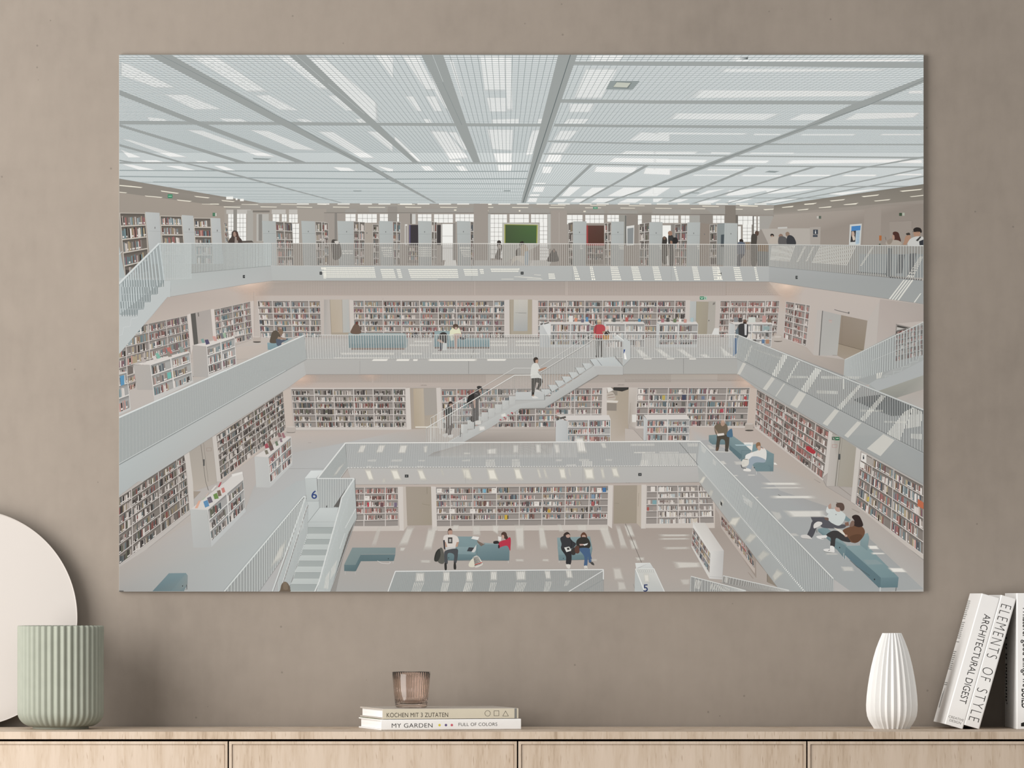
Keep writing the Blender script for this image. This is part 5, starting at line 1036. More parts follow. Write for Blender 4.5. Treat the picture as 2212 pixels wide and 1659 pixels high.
blob('u950,800 985,795 1060,830 1140,870 1200,920 1330,930 1310,965 1200,970 1090,960 1060,930 1000,905 980,880', '55555a'); blob('u985,895 1045,900 1030,960 980,1065 930,1045 960,970', '4e4e53'); blob('u868,1040 930,1035 975,1068 970,1080 880,1068', 'c9c6c2'); line('u872,1070 970,1080', 0.7, '8c8a87'); blob('u1005,920 1040,898 1082,905 1080,930 1010,968 996,950', 'd0cdc9')
blob('u1130,760 1155,740 1175,765 1240,770 1300,800 1330,840 1300,910 1250,940 1170,900 1130,850 1150,815', 'c5cac8'); blob('u1130,770 1160,760 1165,800 1145,812 1128,795', 'ccd0ce'); blob('u1150,735 1175,710 1180,760 1155,765', 'a98d80'); blob('u1225,745 1260,755 1275,790 1245,795 1222,775', 'b4968a'); blob('u1232,715 1255,702 1300,708 1318,745 1310,780 1280,785 1265,755 1235,745', '5b4a42'); line('u1232,698 1255,704', 0.7, '55504c'); rect('u1224,822 1236,829', '6b6d6c'); fill('u1080,820 1150,850 1150,870 1090,830', 'c3c3c0'); blob('u1110,855 1150,860 1150,885 1120,880', '6d5a52')
blob('u1300,990 1380,950 1440,935 1500,950 1530,1000 1510,1060 1450,1115 1380,1110 1340,1060', '6a4c3a'); blob('u1370,1060 1440,1030 1500,1040 1480,1090 1420,1120', '5c4131'); blob('u1395,850 1425,828 1465,835 1490,870 1512,935 1480,955 1440,950 1410,930 1420,890', '332927'); blob('u1390,895 1415,890 1420,930 1400,950 1370,945', '7a6358'); fill('u1320,910 1360,900 1365,940 1330,945', '7d5f52'); blob('u1125,1040 1190,995 1260,1000 1340,1050 1380,1110 1300,1100 1230,1070 1215,1160 1172,1150 1175,1070', '3c3a3a'); fill('u1205,960 1290,985 1340,1050 1320,1045', 'd3cdc3'); blob('u1028,1050 1080,1042 1130,1040 1135,1060 1090,1082 1040,1070', 'd8d6d3'); line('u1080,1075 1120,1070', 0.9, '4a4846'); blob('u1172,1150 1210,1160 1210,1205 1172,1190', 'dcdad7'); blob('u1102,1185 1160,1180 1212,1195 1205,1220 1120,1208', 'd6d4d1'); line('u1150,1200 1168,1192', 1.0, '2c2b2b'); line('u1105,1208 1205,1222', 0.8, '77756f'); blob('u1320,1040 1345,1035 1345,1055 1325,1055', 'b59686')
# bench at the lower left
seat_tone(0.85)
fill('q365,1166 540,975 720,972 740,1000 738,1090 700,1166', '7d9aa6 8cabb7 90aeba 86a4b0 93a9b0 8ea8b2'); fill('q560,1166 715,985 738,1000 735,1095 650,1166', '89a6b1 98b1ba a3b5bb 9fb0b5 90a9b3'); ell('q686,1110', 1.0, 1.4, '2d2b2a'); line('q730,1095 730,1140', 1.5, '4d4f50'); line('q715,1150 740,1142', .8, '6d6d6b')
seat_tone(1)
# sun on the floor at the right
for s_, a_ in (('u440,492 855,492 882,518 470,518',.8),('u440,540 910,540 918,552 440,555',.7),('u520,628 1020,628 1048,658 540,658',.8),('u660,780 1130,780 1150,855 740,855',.75),('u1555,1145 1660,1145 1690,1188 1570,1185',.85),('u1585,1218 1740,1222 1755,1236 1600,1240',.8),('u1755,1375 1930,1378 1985,1428 1810,1425',.85),('u1270,1360 1410,1365 1430,1415 1300,1415',.5),('u160,270 280,270 290,310 180,310',.5),('u1110,1220 1240,1220 1270,1245 1120,1245',.4),('u740,1015 820,1020 860,1050 760,1050',.4),('u300,410 400,412 400,420 310,420',.7),('u360,640 430,640 430,655 370,655',.5),('u130,410 215,415 215,425 150,425',.6),('u540,780 650,800 680,860 620,900',.4),('o860,690 900,690 980,745 900,745',.5),('o990,860 1050,860 1090,900 1040,905',.6),('o910,760 1150,765 1140,775 930,772',.6)): soft(s_, 'ebe8e1', a_, .22)

# ---- middle edge: fascia and rail around the void
fill('h1995,866 1450,1178 l10,1000 l10,1340 q10,155 q215,0 l270,1180 l1765,212 m300,46', 'b7b7b5 b8b9b7 b5bbbb b2b7b7 b0b5b5 b2b5b4 b3b5b4 b4b4b2 b5b4b2')
fill('z655,776 z1592,774 z1593,808 z661,809', 'b2b1ae a9a8a5 abaaa6 b1afac'); fill('z1592,774 p290,5 p2186,975 p2186,1300 p1960,1180 p1520,945 p1200,738 p410,290 z1593,808', 'abacaa acadab a1a4a3 9da0a0 9fa1a0 a3a4a3 a3a5a4 a6a7a5 adaeac')
fill('u1276,0 1770,0 2140,190 2140,520 1490,155', '9fa2a1 a1a4a3 9b9e9e 9a9c9b a0a2a1')
line('z661,809 z1593,808 p1180,735 1960,1180 2186,1302', 0.6, '8b8783'); line('l1765,212 270,1180', 0.6, '928f8b')
for s_ in ('m1875,0 1875,0','i380,880 380,1020','i1535,865 1535,1020','j1752,860 1752,1018'): line(s_, 0.5, '8f8e8b')
for s_ in ('i520,862 690,862 670,884 500,884','i770,862 915,862 905,884 760,884','i945,864 1000,864 990,884 945,884','i1090,862 1640,862 1630,884 1095,884','i1725,862 1945,862 1930,882 1725,882','j1320,856 1420,856 1415,866 1325,866','j1570,856 1660,856 1655,866 1572,866','j1810,856 1890,856 1885,868 1812,868'): soft(s_, 'eeebe4', .9, .12)
for s_ in ('k270,900 305,908 240,1028 207,1025','p575,165 610,185 520,312 480,295','p705,235 718,240 622,378 612,372','p865,318 940,350 845,500 770,462','p1245,510 1290,530 1165,690 1115,662','p1485,640 1530,655 1385,815 1345,790','p1760,775 1880,840 1730,1010 1585,930'): fill(s_, 'd9d7d0', .8)
rail('z659,724 z1592,722.5 z1592,774 z661,776', 172, 'd6d5d1', 1.0, 'bcbdbb', .10); line('z657,723.8 z1595,722.6', 1.2, 'e0dfdb'); line('z661,775.5 z1592,773.5', 0.9, 'a9a8a5'); line('z661,774.4 z1592,772.4', 0.7, 'dcdbd7')
fill('h1975,614 2000,866 1450,1178 l10,1000 l10,502 h700,1182', 'b1b4b3 afb2b1 adb1b0 acb1b0 adb2b1 afb3b2', .88)
rail('h1975,614 l10,502 l10,1000 h2000,866', 96, 'c8ccca', 1.6, None, ca=.6)
line('h1975,612 705,1182', 2.4, 'd9dcda'); line('l1150,0 10,502', 3.6, 'd9dddc'); line('l1145,10 10,512', 1.0, 'a7adad'); line('h2000,866 1450,1176', 1.0, '9a9c9a'); line('l1790,0 10,1002', 1.6, '8f9493'); line('l1780,0 10,992', 1.0, 'd0d4d3')
fill('k225,610 1380,1052 1640,1182 p2186,515 p2186,975 p290,5 k205,860', 'aeb0af a7aaaa a8abab a0a4a4 a1a4a4 a9acab b2b3b1', .5)
rail('k225,610 p2186,515 p2186,975 k205,860', 112, 'b9bcba', 1.7, None, ca=.8)
bars('p1435,412 1520,380 1780,350 2186,520 2186,560 1850,585 1700,530', 5.2, 2.4, '5f6262', .75)
for s_, al in (('k690,815 750,825 620,1060 570,1040',.95),('k345,735 378,705 312,880 275,890',.6),('p1040,70 1105,95 940,345 880,310',.95),('k855,880 872,888 738,1110 722,1100',.8),('p1500,250 1530,262 1310,520 1262,495',.85),('p1740,360 1790,370 1560,640 1510,620',.85),('p1980,540 2080,490 1930,850 1790,780',.9),('p2070,490 2180,540 2160,690 1990,720',.85)): bars(s_, 3.6, 1.9, 'e3e2db', al)
for s_, al in (('p1040,310 1280,318 1280,352 1060,345',.8),('p760,155 960,160 960,182 760,180',.75),('p1090,158 1520,163 1500,190 1110,188',.75),('p1760,635 2000,640 2000,658 1760,654',.65),('p2040,770 2180,775 2180,835 2050,820',.8),('p1500,515 1760,518 1750,538 1500,538',.6),('k340,740 660,840 660,862 380,762',.4),('p1320,180 1345,180 1340,300 1325,290',.95)): bars(s_, 3.6, 1.8, 'e0dfd8', al)
line('k225,610 1640,1180', 2.0, 'cfd0cd'); line('p900,0 2186,517', 3.0, 'c4c6c4'); line('p902,8 2186,527', 0.9, '8d908f'); line('k205,860 830,1180', 1.0, '90918f'); line('p290,6 2186,976', 1.4, '7f8281'); line('p286,12 2186,984', 0.7, 'bcbdbb')
line('k5,606 225,608', 1.2, 'd6d6d2')

# ---- the stair across the void
fill('z929,985 n0,1062 n20,1050 n315,890 615,697 865,693 1435,342 1700,342 1700,252 1480,250 1385,250 1380,292 1310,295 1305,345 1235,345 1232,390 1160,390 1158,432 1090,432 1088,480 1018,480 1012,525 940,525 938,570 862,570 862,612 560,612 558,660 485,660 482,705 415,705 410,748 340,748 336,790 270,790 265,830 205,830 195,872 120,890 115,920 50,925 45,960 0,960 z921,982', 'b5b5b3')
fill('n1385,250 1435,342 865,693 615,697 315,890 0,1062 0,960 110,920 260,830 480,705 560,660 862,612', 'babbb9 b3b3b1 b0b1af b4b5b3 b6b7b5 b5b6b4 bbbcba bcbdbb b9bab8 b9bab8')
for k_, (x_, y_) in enumerate(((1380,250),(1308,295),(1235,345),(1162,390),(1090,434),(1018,480),(942,525),(866,570),(560,660),(487,706),(414,748),(340,790),(268,832),(200,874),(120,918),(50,960))):
    w_ = 92 if k_ < 8 else 72
    if k_ < 8: fill('n%g,%g %g,%g %g,%g %g,%g' % (x_-w_-22, y_-30, x_-28, y_-30, x_, y_, x_-w_+20, y_+44), 'c4c8c7 c3c6c5 b6b9b8 bdc0bf'); line('n%g,%g %g,%g' % (x_-w_-24, y_-30, x_-w_+18, y_+42), 1.0, '7d7f7d')
    else: fill('n%g,%g %g,%g %g,%g %g,%g' % (x_-w_, y_-92, x_, y_-92, x_-2, y_, x_-w_, y_), 'c6c7c5 bfc0be b4b5b3 bcbdbb'); line('n%g,%g %g,%g' % (x_-w_, y_-50, x_-w_-8, y_+42), 1.2, '6b6c6a')
fill('n558,525 860,520 865,610 558,612', 'c0c2c1 bfc1c0 b9bbba bcbebd'); line('n558,612 866,610', 0.6, '9a9a97'); line('n864,530 868,610', 0.8, '7f807d')
fill('n1345,178 1600,150 1700,250 1390,248', 'c4c9c9 bfc4c4 b7bbbb bcc0c0'); line('n1420,175 1475,245', 0.7, '5b5d5c'); line('n1345,178 1392,245', 1.0, '6d6f6e'); line('n1385,250 1700,252', 0.6, 'd2d2cf')
soft('n385,760 460,735 480,790 400,800', 'e3e2dd', .9, .5); soft('n155,880 240,880 250,930 165,950', 'e6e4df', .9, .5)
for s_ in ('n385,822 400,812 412,822 395,828','n428,798 440,788 455,795 440,804','n468,772 480,765 495,770 480,778','n505,748 520,738 535,748 520,756'): fill(s_, 'b0474f')
# people on it
blob('n148,470 170,460 200,470 205,505 190,525 165,520 155,490', '3d3a38'); blob('n170,500 195,500 192,522 175,528', 'a38676'); blob('n110,540 150,500 175,530 185,580 165,620 165,700 170,760 160,835 130,835 120,840 95,835 100,720 95,640', '4a4645'); blob('n40,640 60,570 110,540 120,600 90,650 45,655', '2e2c2b'); fill('n105,610 135,605 135,690 118,700', 'a98f82'); blob('n75,800 110,780 120,840 85,835', '37312f'); blob('n130,835 185,828 190,862 140,870', 'cfccc7'); line('n130,540 160,548', 0.8, '9a9a98')
blob('m1815,340 1835,330 1855,342 1852,380 1835,395 1815,375', '3b3230'); blob('m1820,360 1850,355 1848,385 1832,392', '9d8476'); blob('m1775,410 1810,388 1845,400 1850,460 1835,490 1790,485 1770,450', '3d403f'); blob('m1765,480 1790,480 1810,530 1795,545 1770,510', 'a3897b'); fill('m1790,490 1850,490 1860,580 1835,690 1810,690 1815,600 1800,680 1775,680 1790,580', '4b413d'); blob('m1752,680 1800,670 1790,710 1760,705', 'c0bcb8'); blob('m1810,690 1865,682 1850,715 1815,712', 'c6c2be')
blob('n750,170 772,155 795,165 795,195 780,220 760,215 750,195', '3f3732'); blob('n770,190 796,182 795,215 775,225', 'b28f7c'); blob('n725,265 745,225 790,220 815,265 820,300 795,315 840,370 835,388 800,375 760,390 720,375', 'd2d2cd'); blob('n800,290 830,275 880,262 890,275 840,295 810,305', 'a98672'); fill('n728,380 800,375 840,385 845,420 800,500 780,495 805,430 775,420 752,570 730,568', '37342f'); blob('n738,565 760,565 798,585 790,592 740,590', 'd6d4d0'); blob('n765,508 790,500 825,518 815,526 770,520', 'cfcdca'); fill('n738,555 756,555 756,570 738,570', 'a38a7a')
# stair rails
rail('m1625,505 n0,590 n0,760 m1625,760', 14, 'd7d6d2', .9); rail('m1578,612 n15,665 n15,960 m1585,915', 22, 'd4d4d0', .9); rail('n15,665 548,345 548,612 15,960', 34, 'd3d2ce', .9, None, ca=.6); rail('n548,345 830,342 830,530 548,525', 17, 'd6d5d1', .9, None, ca=.55)
rail('n835,315 1345,0 1345,250 835,570', 18, 'cfcfcc', .9, None, ca=.8); rail('j790,665 1115,665 1108,940 800,870', 13, 'd3d4d1', .9, None, ca=.8)
line('m1625,505 n-20,610 200,480 548,272 830,272', 1.0, 'd9d8d4'); line('m1578,612 n15,667 548,347 740,345', 1.6, 'e0dfdb'); line('n820,255 1220,0 j770,600', 0.9, 'd6d5d1'); line('n820,320 1345,0 j790,665 1115,665', 1.4, '9f9d99'); line('n820,316 1340,0 j788,660 1115,660', 0.9, 'e2e1dd'); line('m1578,615 1580,770', .8, 'cfcfcb'); line('m1625,505 1628,590', .8, 'cfcfcb')
fill('j1010,640 1050,600 1125,662 1185,670 1190,860 1110,940 1108,680', 'c5c8c7 cccdcb c5c7c6 bcbfbe b9bcbb b4b7b6 bcbfbe'); line('j1040,605 1115,665', 1.8, 'dcdcd8'); fill('j1120,640 1130,635 1190,690 1188,860 1155,865 1115,780', 'bec1c0'); fill('j1118,770 1130,785 1150,868 1125,865', 'f0eeea'); fill('j1116,762 1134,762 1122,805 1116,800', '3f5288'); line('j1018,750 1020,830 1110,940', 0.6, '6f7271')
fill('n615,697 865,693 n1435,342 1438,350 870,702 620,706', '9c9b98', .5)

# ---- lowest floor in view
fill('z700,1040 z1395,1030 z1510,1045 z1840,1279 z560,1279', 'bcb1aa b5aba4 aea49d b1afad b3b4b4')
fill('r770,512 2164,510 s2164,500 t770,490 1090,1000 1600,1580 1600,1650 r0,1650 r700,1000', 'b9ada5 b9aea6 b7aca5 b0a59e a0958d a79d95 aaa39d a6a7a5 afa49d')
shelf('r800,542 1250,540 1255,945 790,960', 6, [.22,.70], seed=61, bw=2.2, pal=RED, void=((4,0),(5,0),(5,1),(5,2)))
fill('r740,945 1258,945 1268,995 715,998', 'c6beb8 c4bcb5 c1b9b2 c4bbb4'); fill('r1250,535 1300,535 1312,992 1265,992', 'cdc6c0'); fill('r1300,535 1345,535 1355,935 1310,992', 'bfb6ae'); fill('r1330,535 1592,536 1602,935 1345,938', 'a0968a 9e9487 9c9283 a0968a'); line('r1550,540 1552,610', .6, '77705f'); line('r1500,715 1580,728', .6, '857b66'); fill('r1592,532 1640,535 1655,990 1605,992', 'cdc6c0')
shelf('r1640,540 s1765,525 s1745,935 r1650,950', 6, [.105,.275,.445,.615,.785,.955][0:0]+[.082,.213,.350,.482,.614,.747,.885][0:7], seed=62, bw=2.2, pal=MIX, full=.82, void=tuple((5,i_) for i_ in range(8)))
fill('r1650,946 s1748,930 1750,985 r1660,998', 'c5bdb6'); line('r1660,998 s1750,988', .5, '9d948d')
for s_ in ('r1652,555 1705,600','r1782,558 1836,605','s540,550 590,600','r1782,768 1838,815','r1998,768 2052,812','r900,632 955,680','s1632,550 1680,600','s980,690 1030,740'): rect(s_, 'd9d3cd'); (x_, y_), _b = P(s_); line('z%g,%g %g,%g' % (x_+2, y_+3.4, x_+6.5, y_+3.4), .8, '8a8580')
for s_, c_ in (('s672,828 702,878','c2a244'),('s895,688 930,740','5b5655'),('s1690,545 1725,592','44719f'),('s1575,615 1610,660','7a8fa3'),('s1575,690 1605,735','a05a5a'),('s1135,690 1160,730','d5d0ca'),('s1120,770 1150,805','b59648'),('r1065,700 1098,745','6a4f52'),('r1208,700 1238,745','75687c'),('r930,700 948,745','b5454f'),('s450,560 480,598','79a8bd')): rect(s_, c_)
fill('s1748,520 1800,520 1790,970 1740,935', 'cdc6c0'); fill('s1808,522 2055,520 2048,915 1805,920', '9f9588 9e9487 9b9182 9a9081'); fill('s2050,520 2100,520 2100,970 2045,915', 'b5aa9d'); fill('s2095,515 2145,515 2140,970 2090,970', 'cac3bd'); line('s2068,600 2060,740', 0.5, '7f7768'); line('s1815,706 1860,710', .5, '7f7768')
mark('5 6 7', 'r1420,506 1468,514', '6d6863'); mark('5 6', 's1932,492 1975,500', '6d6863')
shelf('t225,525 905,518 930,915 215,925', 6, [.165,.475,.785], seed=63, bw=2.2, pal=PALE, full=.85, void=((0,0),(1,0),(2,0),(3,0),(4,0),(5,0),(5,3))); fill('t212,925 930,915 932,965 205,965', 'c6beb7'); fill('t905,515 935,520 935,965 925,960', 'c2b8b0')
for s_, c_ in (('t268,535 312,585','d8d2cc'),('t355,540 410,592','d8d2cc'),('t238,675 265,720','c9bfb8'),('t285,675 328,718','7b9ca1'),('t228,748 250,785','a0564f'),('t290,745 325,785','9c918a')): rect(s_, c_)
# the side wall under the right edge
fill('t930,500 1010,520 1600,1580 1480,1530 1360,1480 1000,960', 'b0a59d a79c95 8d8178 978b82 958a81 b3a8a1')
shelf('t1000,835 1330,1230 1350,1390 1000,935', 2, [.25,.52,.8], seed=65, bw=2.0, pal=MIX, fw=1.4, frame='b5aaa3', back='8c817a'); fill('t1000,935 1350,1390 1350,1440 1000,965', 'b7aca4'); fill('t1360,1300 1480,1440 1480,1530 1365,1500', 'a9a099'); fill('t1480,1435 1590,1580 1480,1525', '8b8175'); line('t1478,1435 1478,1525', 0.9, '5f574f'); line('t1220,1150 1255,1210', 1.6, 'a0504a'); line('t1180,1100 1205,1140', 1.4, 'b58a5c'); fill('t1280,1420 1340,1490 1325,1490 1275,1425', '9a8f86')
# the solid bookcase at the right
fill('t705,910 830,910 1028,1200 890,1205', 'cdcac5 c8c4bf c3bfbb d2cfcb'); fill('t888,1205 1028,1198 1012,1500 875,1490', 'd4d2ce b9b7b5 bcbab8 cfcdca'); shelf('t705,955 890,1215 880,1440 692,1140', 3, [.45], seed=66, bw=2.3, pal=MIX, frame='d1cdc8', fw=1.8); fill('t705,910 890,1205 890,1235 705,955', 'd6d3cf'); fill('t690,1140 880,1440 876,1490 690,1160', 'cfccc7'); line('t880,1470 1012,1478', .5, 'a3a19f')
# L-shaped bench
seat_tone(0.87)
fill('r775,1168 1225,1168 1222,1235 865,1240 810,1348 690,1345', '93aab0 8ea6ac 8ba3a9 90a7ad 8aa2a8 8da5ab'); fill('r862,1242 1222,1238 1205,1308 860,1310 810,1415 690,1412 690,1346 808,1348', '6f8b94 74909a 6a868f 69858e 66828b 6c8891 74909a 6f8b94'); line('r862,1310 810,1412', .6, '5d7881'); line('r702,1412 700,1448', .9, 'b9b9b7'); line('r806,1412 805,1446', .9, 'b9b9b7'); line('r1200,1306 1198,1335', .9, 'b9b9b7'); ell('r1148,1284', 1.0, 1.0, '22211f'); line('r1035,1305 1075,1328 1150,1335 1172,1325 1160,1315', .9, 'd3d0cc')
seat_tone(1)
# sofas
seat_tone(0.87)
fill('r1860,1052 2085,1055 2070,1170 2060,1298 1760,1300 1735,1240 1850,1160', '93b1bb 8fadb7 8cabb5 6d8b96 6d8b96 7b99a4 8aa8b2'); fill('r1865,1160 2060,1160 2055,1240 1860,1235', '9cb9c2 96b3bd 8fadb7 90aeb8'); fill('s385,1130 725,1135 722,1300 385,1298', '8aa8b2 83a1ac 6f8d98 7492 9d'.replace('7492 9d','74929d')); fill('s395,1115 640,1128 725,1135 385,1135', '9db9c2'); line('s385,1140 385,1295', .6, '5f7c87'); line('r1770,1300 2060,1305', .8, '5d737b'); line('s395,1302 720,1302', .8, '5d737b'); line('s712,1302 712,1330', 1.0, 'c3c3c0'); ell('r1775,1275', .9, 1.1, '2a2928')
seat_tone(1)
seat_tone(0.87)
fill('s1218,1065 1560,1052 1585,1180 1565,1290 1235,1300', '9ab7c0 94b2bb 83a1ac 6f8e99 7a98a3'); fill('s1222,1160 1580,1160 1565,1240 1232,1245', '95b3bc 8fadb7 84a2ad 8aa8b2'); line('s1240,1300 1240,1325', .9, 'c3c3c0'); line('s1236,1300 1565,1292', .8, '5d737b'); ell('s1283,1280', .9, .9, '2a2928')
seat_tone(1)
# man with a laptop
blob('r1768,985 1790,966 1812,985 1812,1020 1795,1045 1770,1030', '4a3c35'); blob('r1772,995 1810,990 1812,1025 1795,1046 1775,1030', 'b08f80'); blob('r1725,1050 1765,1035 1825,1035 1870,1060 1882,1110 1855,1130 1850,1165 1745,1165 1740,1120 1720,1110', 'd3ccc6'); rect('r1768,1062 1814,1124', '3d3b3a'); rect('r1778,1076 1804,1112', '8a8683'); mark('8', 'r1784,1080 1797,1108', 'd9d6d2'); fill('r1722,1105 1745,1110 1762,1160 1742,1165', 'b0917f'); fill('r1858,1112 1882,1108 1868,1160 1845,1160', 'b0917f'); fill('r1740,1165 1845,1160 1850,1205 1748,1210', 'c3c2c0 c6c5c2 b1b0ae b5b4b2'); blob('r1742,1200 1860,1180 1870,1240 1855,1325 1828,1325 1830,1240 1765,1230 1765,1330 1735,1330 1730,1260', '4b4d50'); fill('r1718,1090 1735,1090 1740,1190 1726,1180', '35353a'); blob('r1732,1330 1752,1335 1755,1395 1735,1398', '33312f'); blob('r1830,1325 1848,1330 1852,1390 1828,1388', '33312f')
blob('r1680,1180 1710,1178 1730,1260 1725,1330 1680,1330 1650,1280', '5d5c56'); blob('r1640,1220 1680,1180 1690,1250 1660,1310 1625,1300', '3a3a37'); line('r1628,1290 1650,1215 1675,1185', .9, '24241f')
# bags and open laptop
fill('r1965,1205 1985,1165 2045,1168 2030,1210', '3f4145'); fill('r2010,1215 2065,1135 2058,1195 2040,1218', 'c9c8c5'); fill('s325,1075 345,1050 410,1058 395,1090', 'dcdad6'); fill('s385,1090 470,1130 430,1155 395,1120', '75685f'); line('s395,1095 460,1130', .8, 'b9a8a0')
blob('s345,1270 395,1255 440,1320 440,1350 370,1375 350,1320', 'cfcbc3'); dots('s350,1265 400,1260 440,1340 365,1365', 6, 6, '34332f', .5, .9); dots('s358,1280 405,1272 440,1340 370,1365', 6, 6, '34332f', .45, .45); line('s365,1345 440,1322', 1.6, 'b3453f'); blob('s300,1340 330,1290 350,1290 362,1365 310,1368', 'd3cfbf')
# reader in red
blob('s640,1020 665,1004 690,1015 700,1050 695,1090 675,1075 645,1060', '4d3a33'); blob('s690,1045 708,1060 705,1100 690,1090', '46352f'); blob('s645,1040 665,1040 668,1070 648,1072', 'b9978a'); blob('s612,1120 650,1095 690,1085 725,1060 738,1085 735,1160 730,1200 700,1150 640,1160 610,1175', 'b23549'); fill('s605,1050 640,1060 635,1098 608,1095', 'd9d7d3'); blob('s558,1105 600,1098 618,1120 600,1128 562,1128', '2f2d2d'); blob('s608,1140 622,1150 618,1175 606,1170', '37282c')
# two readers on the middle sofa
blob('s1290,1025 1325,1005 1352,1030 1350,1070 1310,1075 1285,1060', '3a302c'); blob('s1252,1070 1300,1045 1350,1070 1380,1100 1415,1130 1385,1170 1330,1185 1262,1180 1265,1130', '37373a'); blob('s1310,1040 1340,1030 1355,1050 1340,1065 1318,1062', 'b3968a'); blob('s1262,1180 1340,1180 1368,1230 1360,1340 1312,1335 1310,1260', '302f31'); fill('s1292,1168 1345,1158 1368,1200 1315,1215', 'd3d2ce'); fill('s1318,1172 1342,1168 1350,1188 1326,1194', '3e3d3b'); blob('s1310,1345 1355,1345 1350,1385 1325,1380', 'd0cbc4'); line('s1350,1060 1370,1110 1365,1170', 1.0, '222'.ljust(6,'2')); blob('s1365,1190 1400,1165 1412,1200 1405,1240 1370,1240', '3a3634')
blob('s1465,1035 1495,1008 1525,1035 1530,1085 1500,1090 1470,1080', '5e4032'); blob('s1480,1040 1510,1040 1515,1065 1495,1080 1480,1065', 'b3968a'); blob('s1425,1090 1470,1060 1530,1065 1560,1110 1562,1160 1520,1190 1450,1180 1418,1140', '34322f'); fill('s1450,1130 1500,1130 1498,1145 1455,1148', 'b0938a'); fill('s1488,1135 1540,1122 1530,1140 1500,1150', 'cfd0d0'); blob('s1445,1180 1550,1175 1562,1220 1580,1300 1550,1325 1540,1260 1530,1360 1498,1360 1500,1260', '486080'); blob('s1405,1160 1440,1150 1452,1210 1430,1230 1405,1215', '5a4038'); blob('s1498,1360 1530,1358 1532,1402 1510,1395', 'cfcac3'); blob('s1560,1320 1590,1320 1605,1350 1580,1345', '454443'); line('s1510,1385 1530,1385', .8, '3a3938')
# sun on this floor
for s_, a_ in (('r1345,940 1430,940 1350,1150 1240,1165',.6),('r1560,950 1665,940 1600,1205 1505,1205',.65),('r1040,940 1090,940 1020,1160 960,1170',.4),('r1820,930 1890,930 1880,985 1800,985',.6),('r2010,930 2110,930 2115,1050 2020,1050',.5),('r1270,1165 1335,1165 1310,1205 1265,1205',.6),('r1470,1295 1600,1295 1590,1330 1480,1325',.5),('s540,930 620,930 610,1040 545,1000',.65),('s770,920 880,920 885,1200 795,1200',.65),('s1015,920 1080,920 1130,1195 1040,1195',.6),('s1215,920 1260,920 1300,1010 1240,1010',.5),('s1410,925 1535,925 1540,1000 1425,1000',.55),('s1630,920 1745,925 1830,1190 1730,1190',.6),('s1820,920 1870,930 1960,1190 1880,1190',.55),('s1905,925 1960,925 2030,1060 1950,1060',.6),('s1960,1080 2030,1080 2065,1190 1990,1190',.5),('s1060,1285 1140,1285 1140,1315 1060,1310',.5),('s780,1285 880,1285 880,1315 780,1312',.5),('s1560,1285 1640,1285 1640,1310 1570,1310',.4),('s1790,1370 1880,1370 1920,1510 1810,1510',.55),('s1840,1510 1920,1520 1950,1610 1850,1620',.5),('s2020,1270 2130,1265 2130,1300 2050,1305',.5),
    ('t330,1028 690,1028 690,1052 350,1055',.6),('t340,1068 690,1066 690,1085 330,1088',.6),('t370,1160 690,1158 690,1185 400,1190',.5),('t480,1310 800,1318 820,1375 520,1388',.65),('t560,1495 680,1490 680,1555 600,1560',.45),('t20,925 60,925 110,1060 50,1060',.55),('t40,1080 110,1080 150,1190 80,1190',.5),('t100,1265 200,1270 200,1300 120,1305',.45)): soft(s_, 'e9e5dd', a_, .25)
line('s1928,920 2095,1322', .9, '5f5a55'); line('s1800,1265 1875,1268 1870,1298 1835,1298', .5, 'a39f9a')

# ---- lower edge and rail
fill('r725,345 2164,330 s2164,325 t770,320 t770,490 s2164,492 r2164,508 r800,514 r765,480', 'b8b6b3 b6b4b2 b4b3b0 b4b2b0 b0aeab b3b1ae b7b5b2 b9b5b1 b8b6b3'); fill('t755,318 t1880,1640 t1600,1600 t770,490', 'a9aba9 a3a7a6 a1a3a2 adadaa')
line('r770,514 s2164,498 t770,488 1590,1590', .6, '8b8782')
for s_, a_ in (('r890,345 965,345 1010,480 945,485',.9),('r1155,345 1245,345 1300,480 1205,478',.9),('r1435,345 1505,345 1560,478 1480,478',.85),('r1080,440 1115,440 1130,500 1090,500',.4),('r1680,350 1710,345 1740,430 1710,430',.3),('r1905,340 1990,340 2030,470 1965,465',.9),('s215,335 310,335 340,480 250,460',.7),('s475,335 570,335 625,485 510,480',.9),('s755,330 830,330 880,480 790,475',.9),('s1000,335 1030,335 1065,460 1035,460',.6),('s1065,335 1095,335 1130,460 1100,460',.5),('s1225,330 1300,330 1325,470 1255,465',.85),('s1325,335 1350,335 1370,440 1350,440',.4),('s1480,330 1600,330 1620,475 1510,470',.9),('s1660,330 1700,330 1725,465 1690,465',.6),('s1770,330 1840,325 1880,450 1800,440',.8),
    ('t815,420 850,425 800,515 760,500',.7),('t890,560 925,570 900,650 860,620',.4),('t1010,650 1040,690 990,770 970,720',.4),('t1110,850 1220,840 1150,960 1060,930',.7),('t1300,1010 1400,1030 1290,1140 1230,1100',.5),('t1440,1180 1520,1230 1400,1330 1360,1270',.4),('t1580,1380 1660,1430 1540,1540 1520,1470',.5)): soft(s_, 'ebe7dc', a_, .3)
for s_ in ('r1320,410 1358,440','s2062,394 2096,424','t138,394 172,424'): rect(s_, '3b3c3b'); x_, y_ = P(s_)[0]; ell('z%g,%g' % (x_+3.8, y_+3.2), 1.3, 1.3, '85888a')
fill('t992,685 1010,705 1008,740 992,720', '3a3a39')
line('s1485,330 1485,490', .5, '9b9895'); line('r1952,375 1952,500', .5, '9b9895')
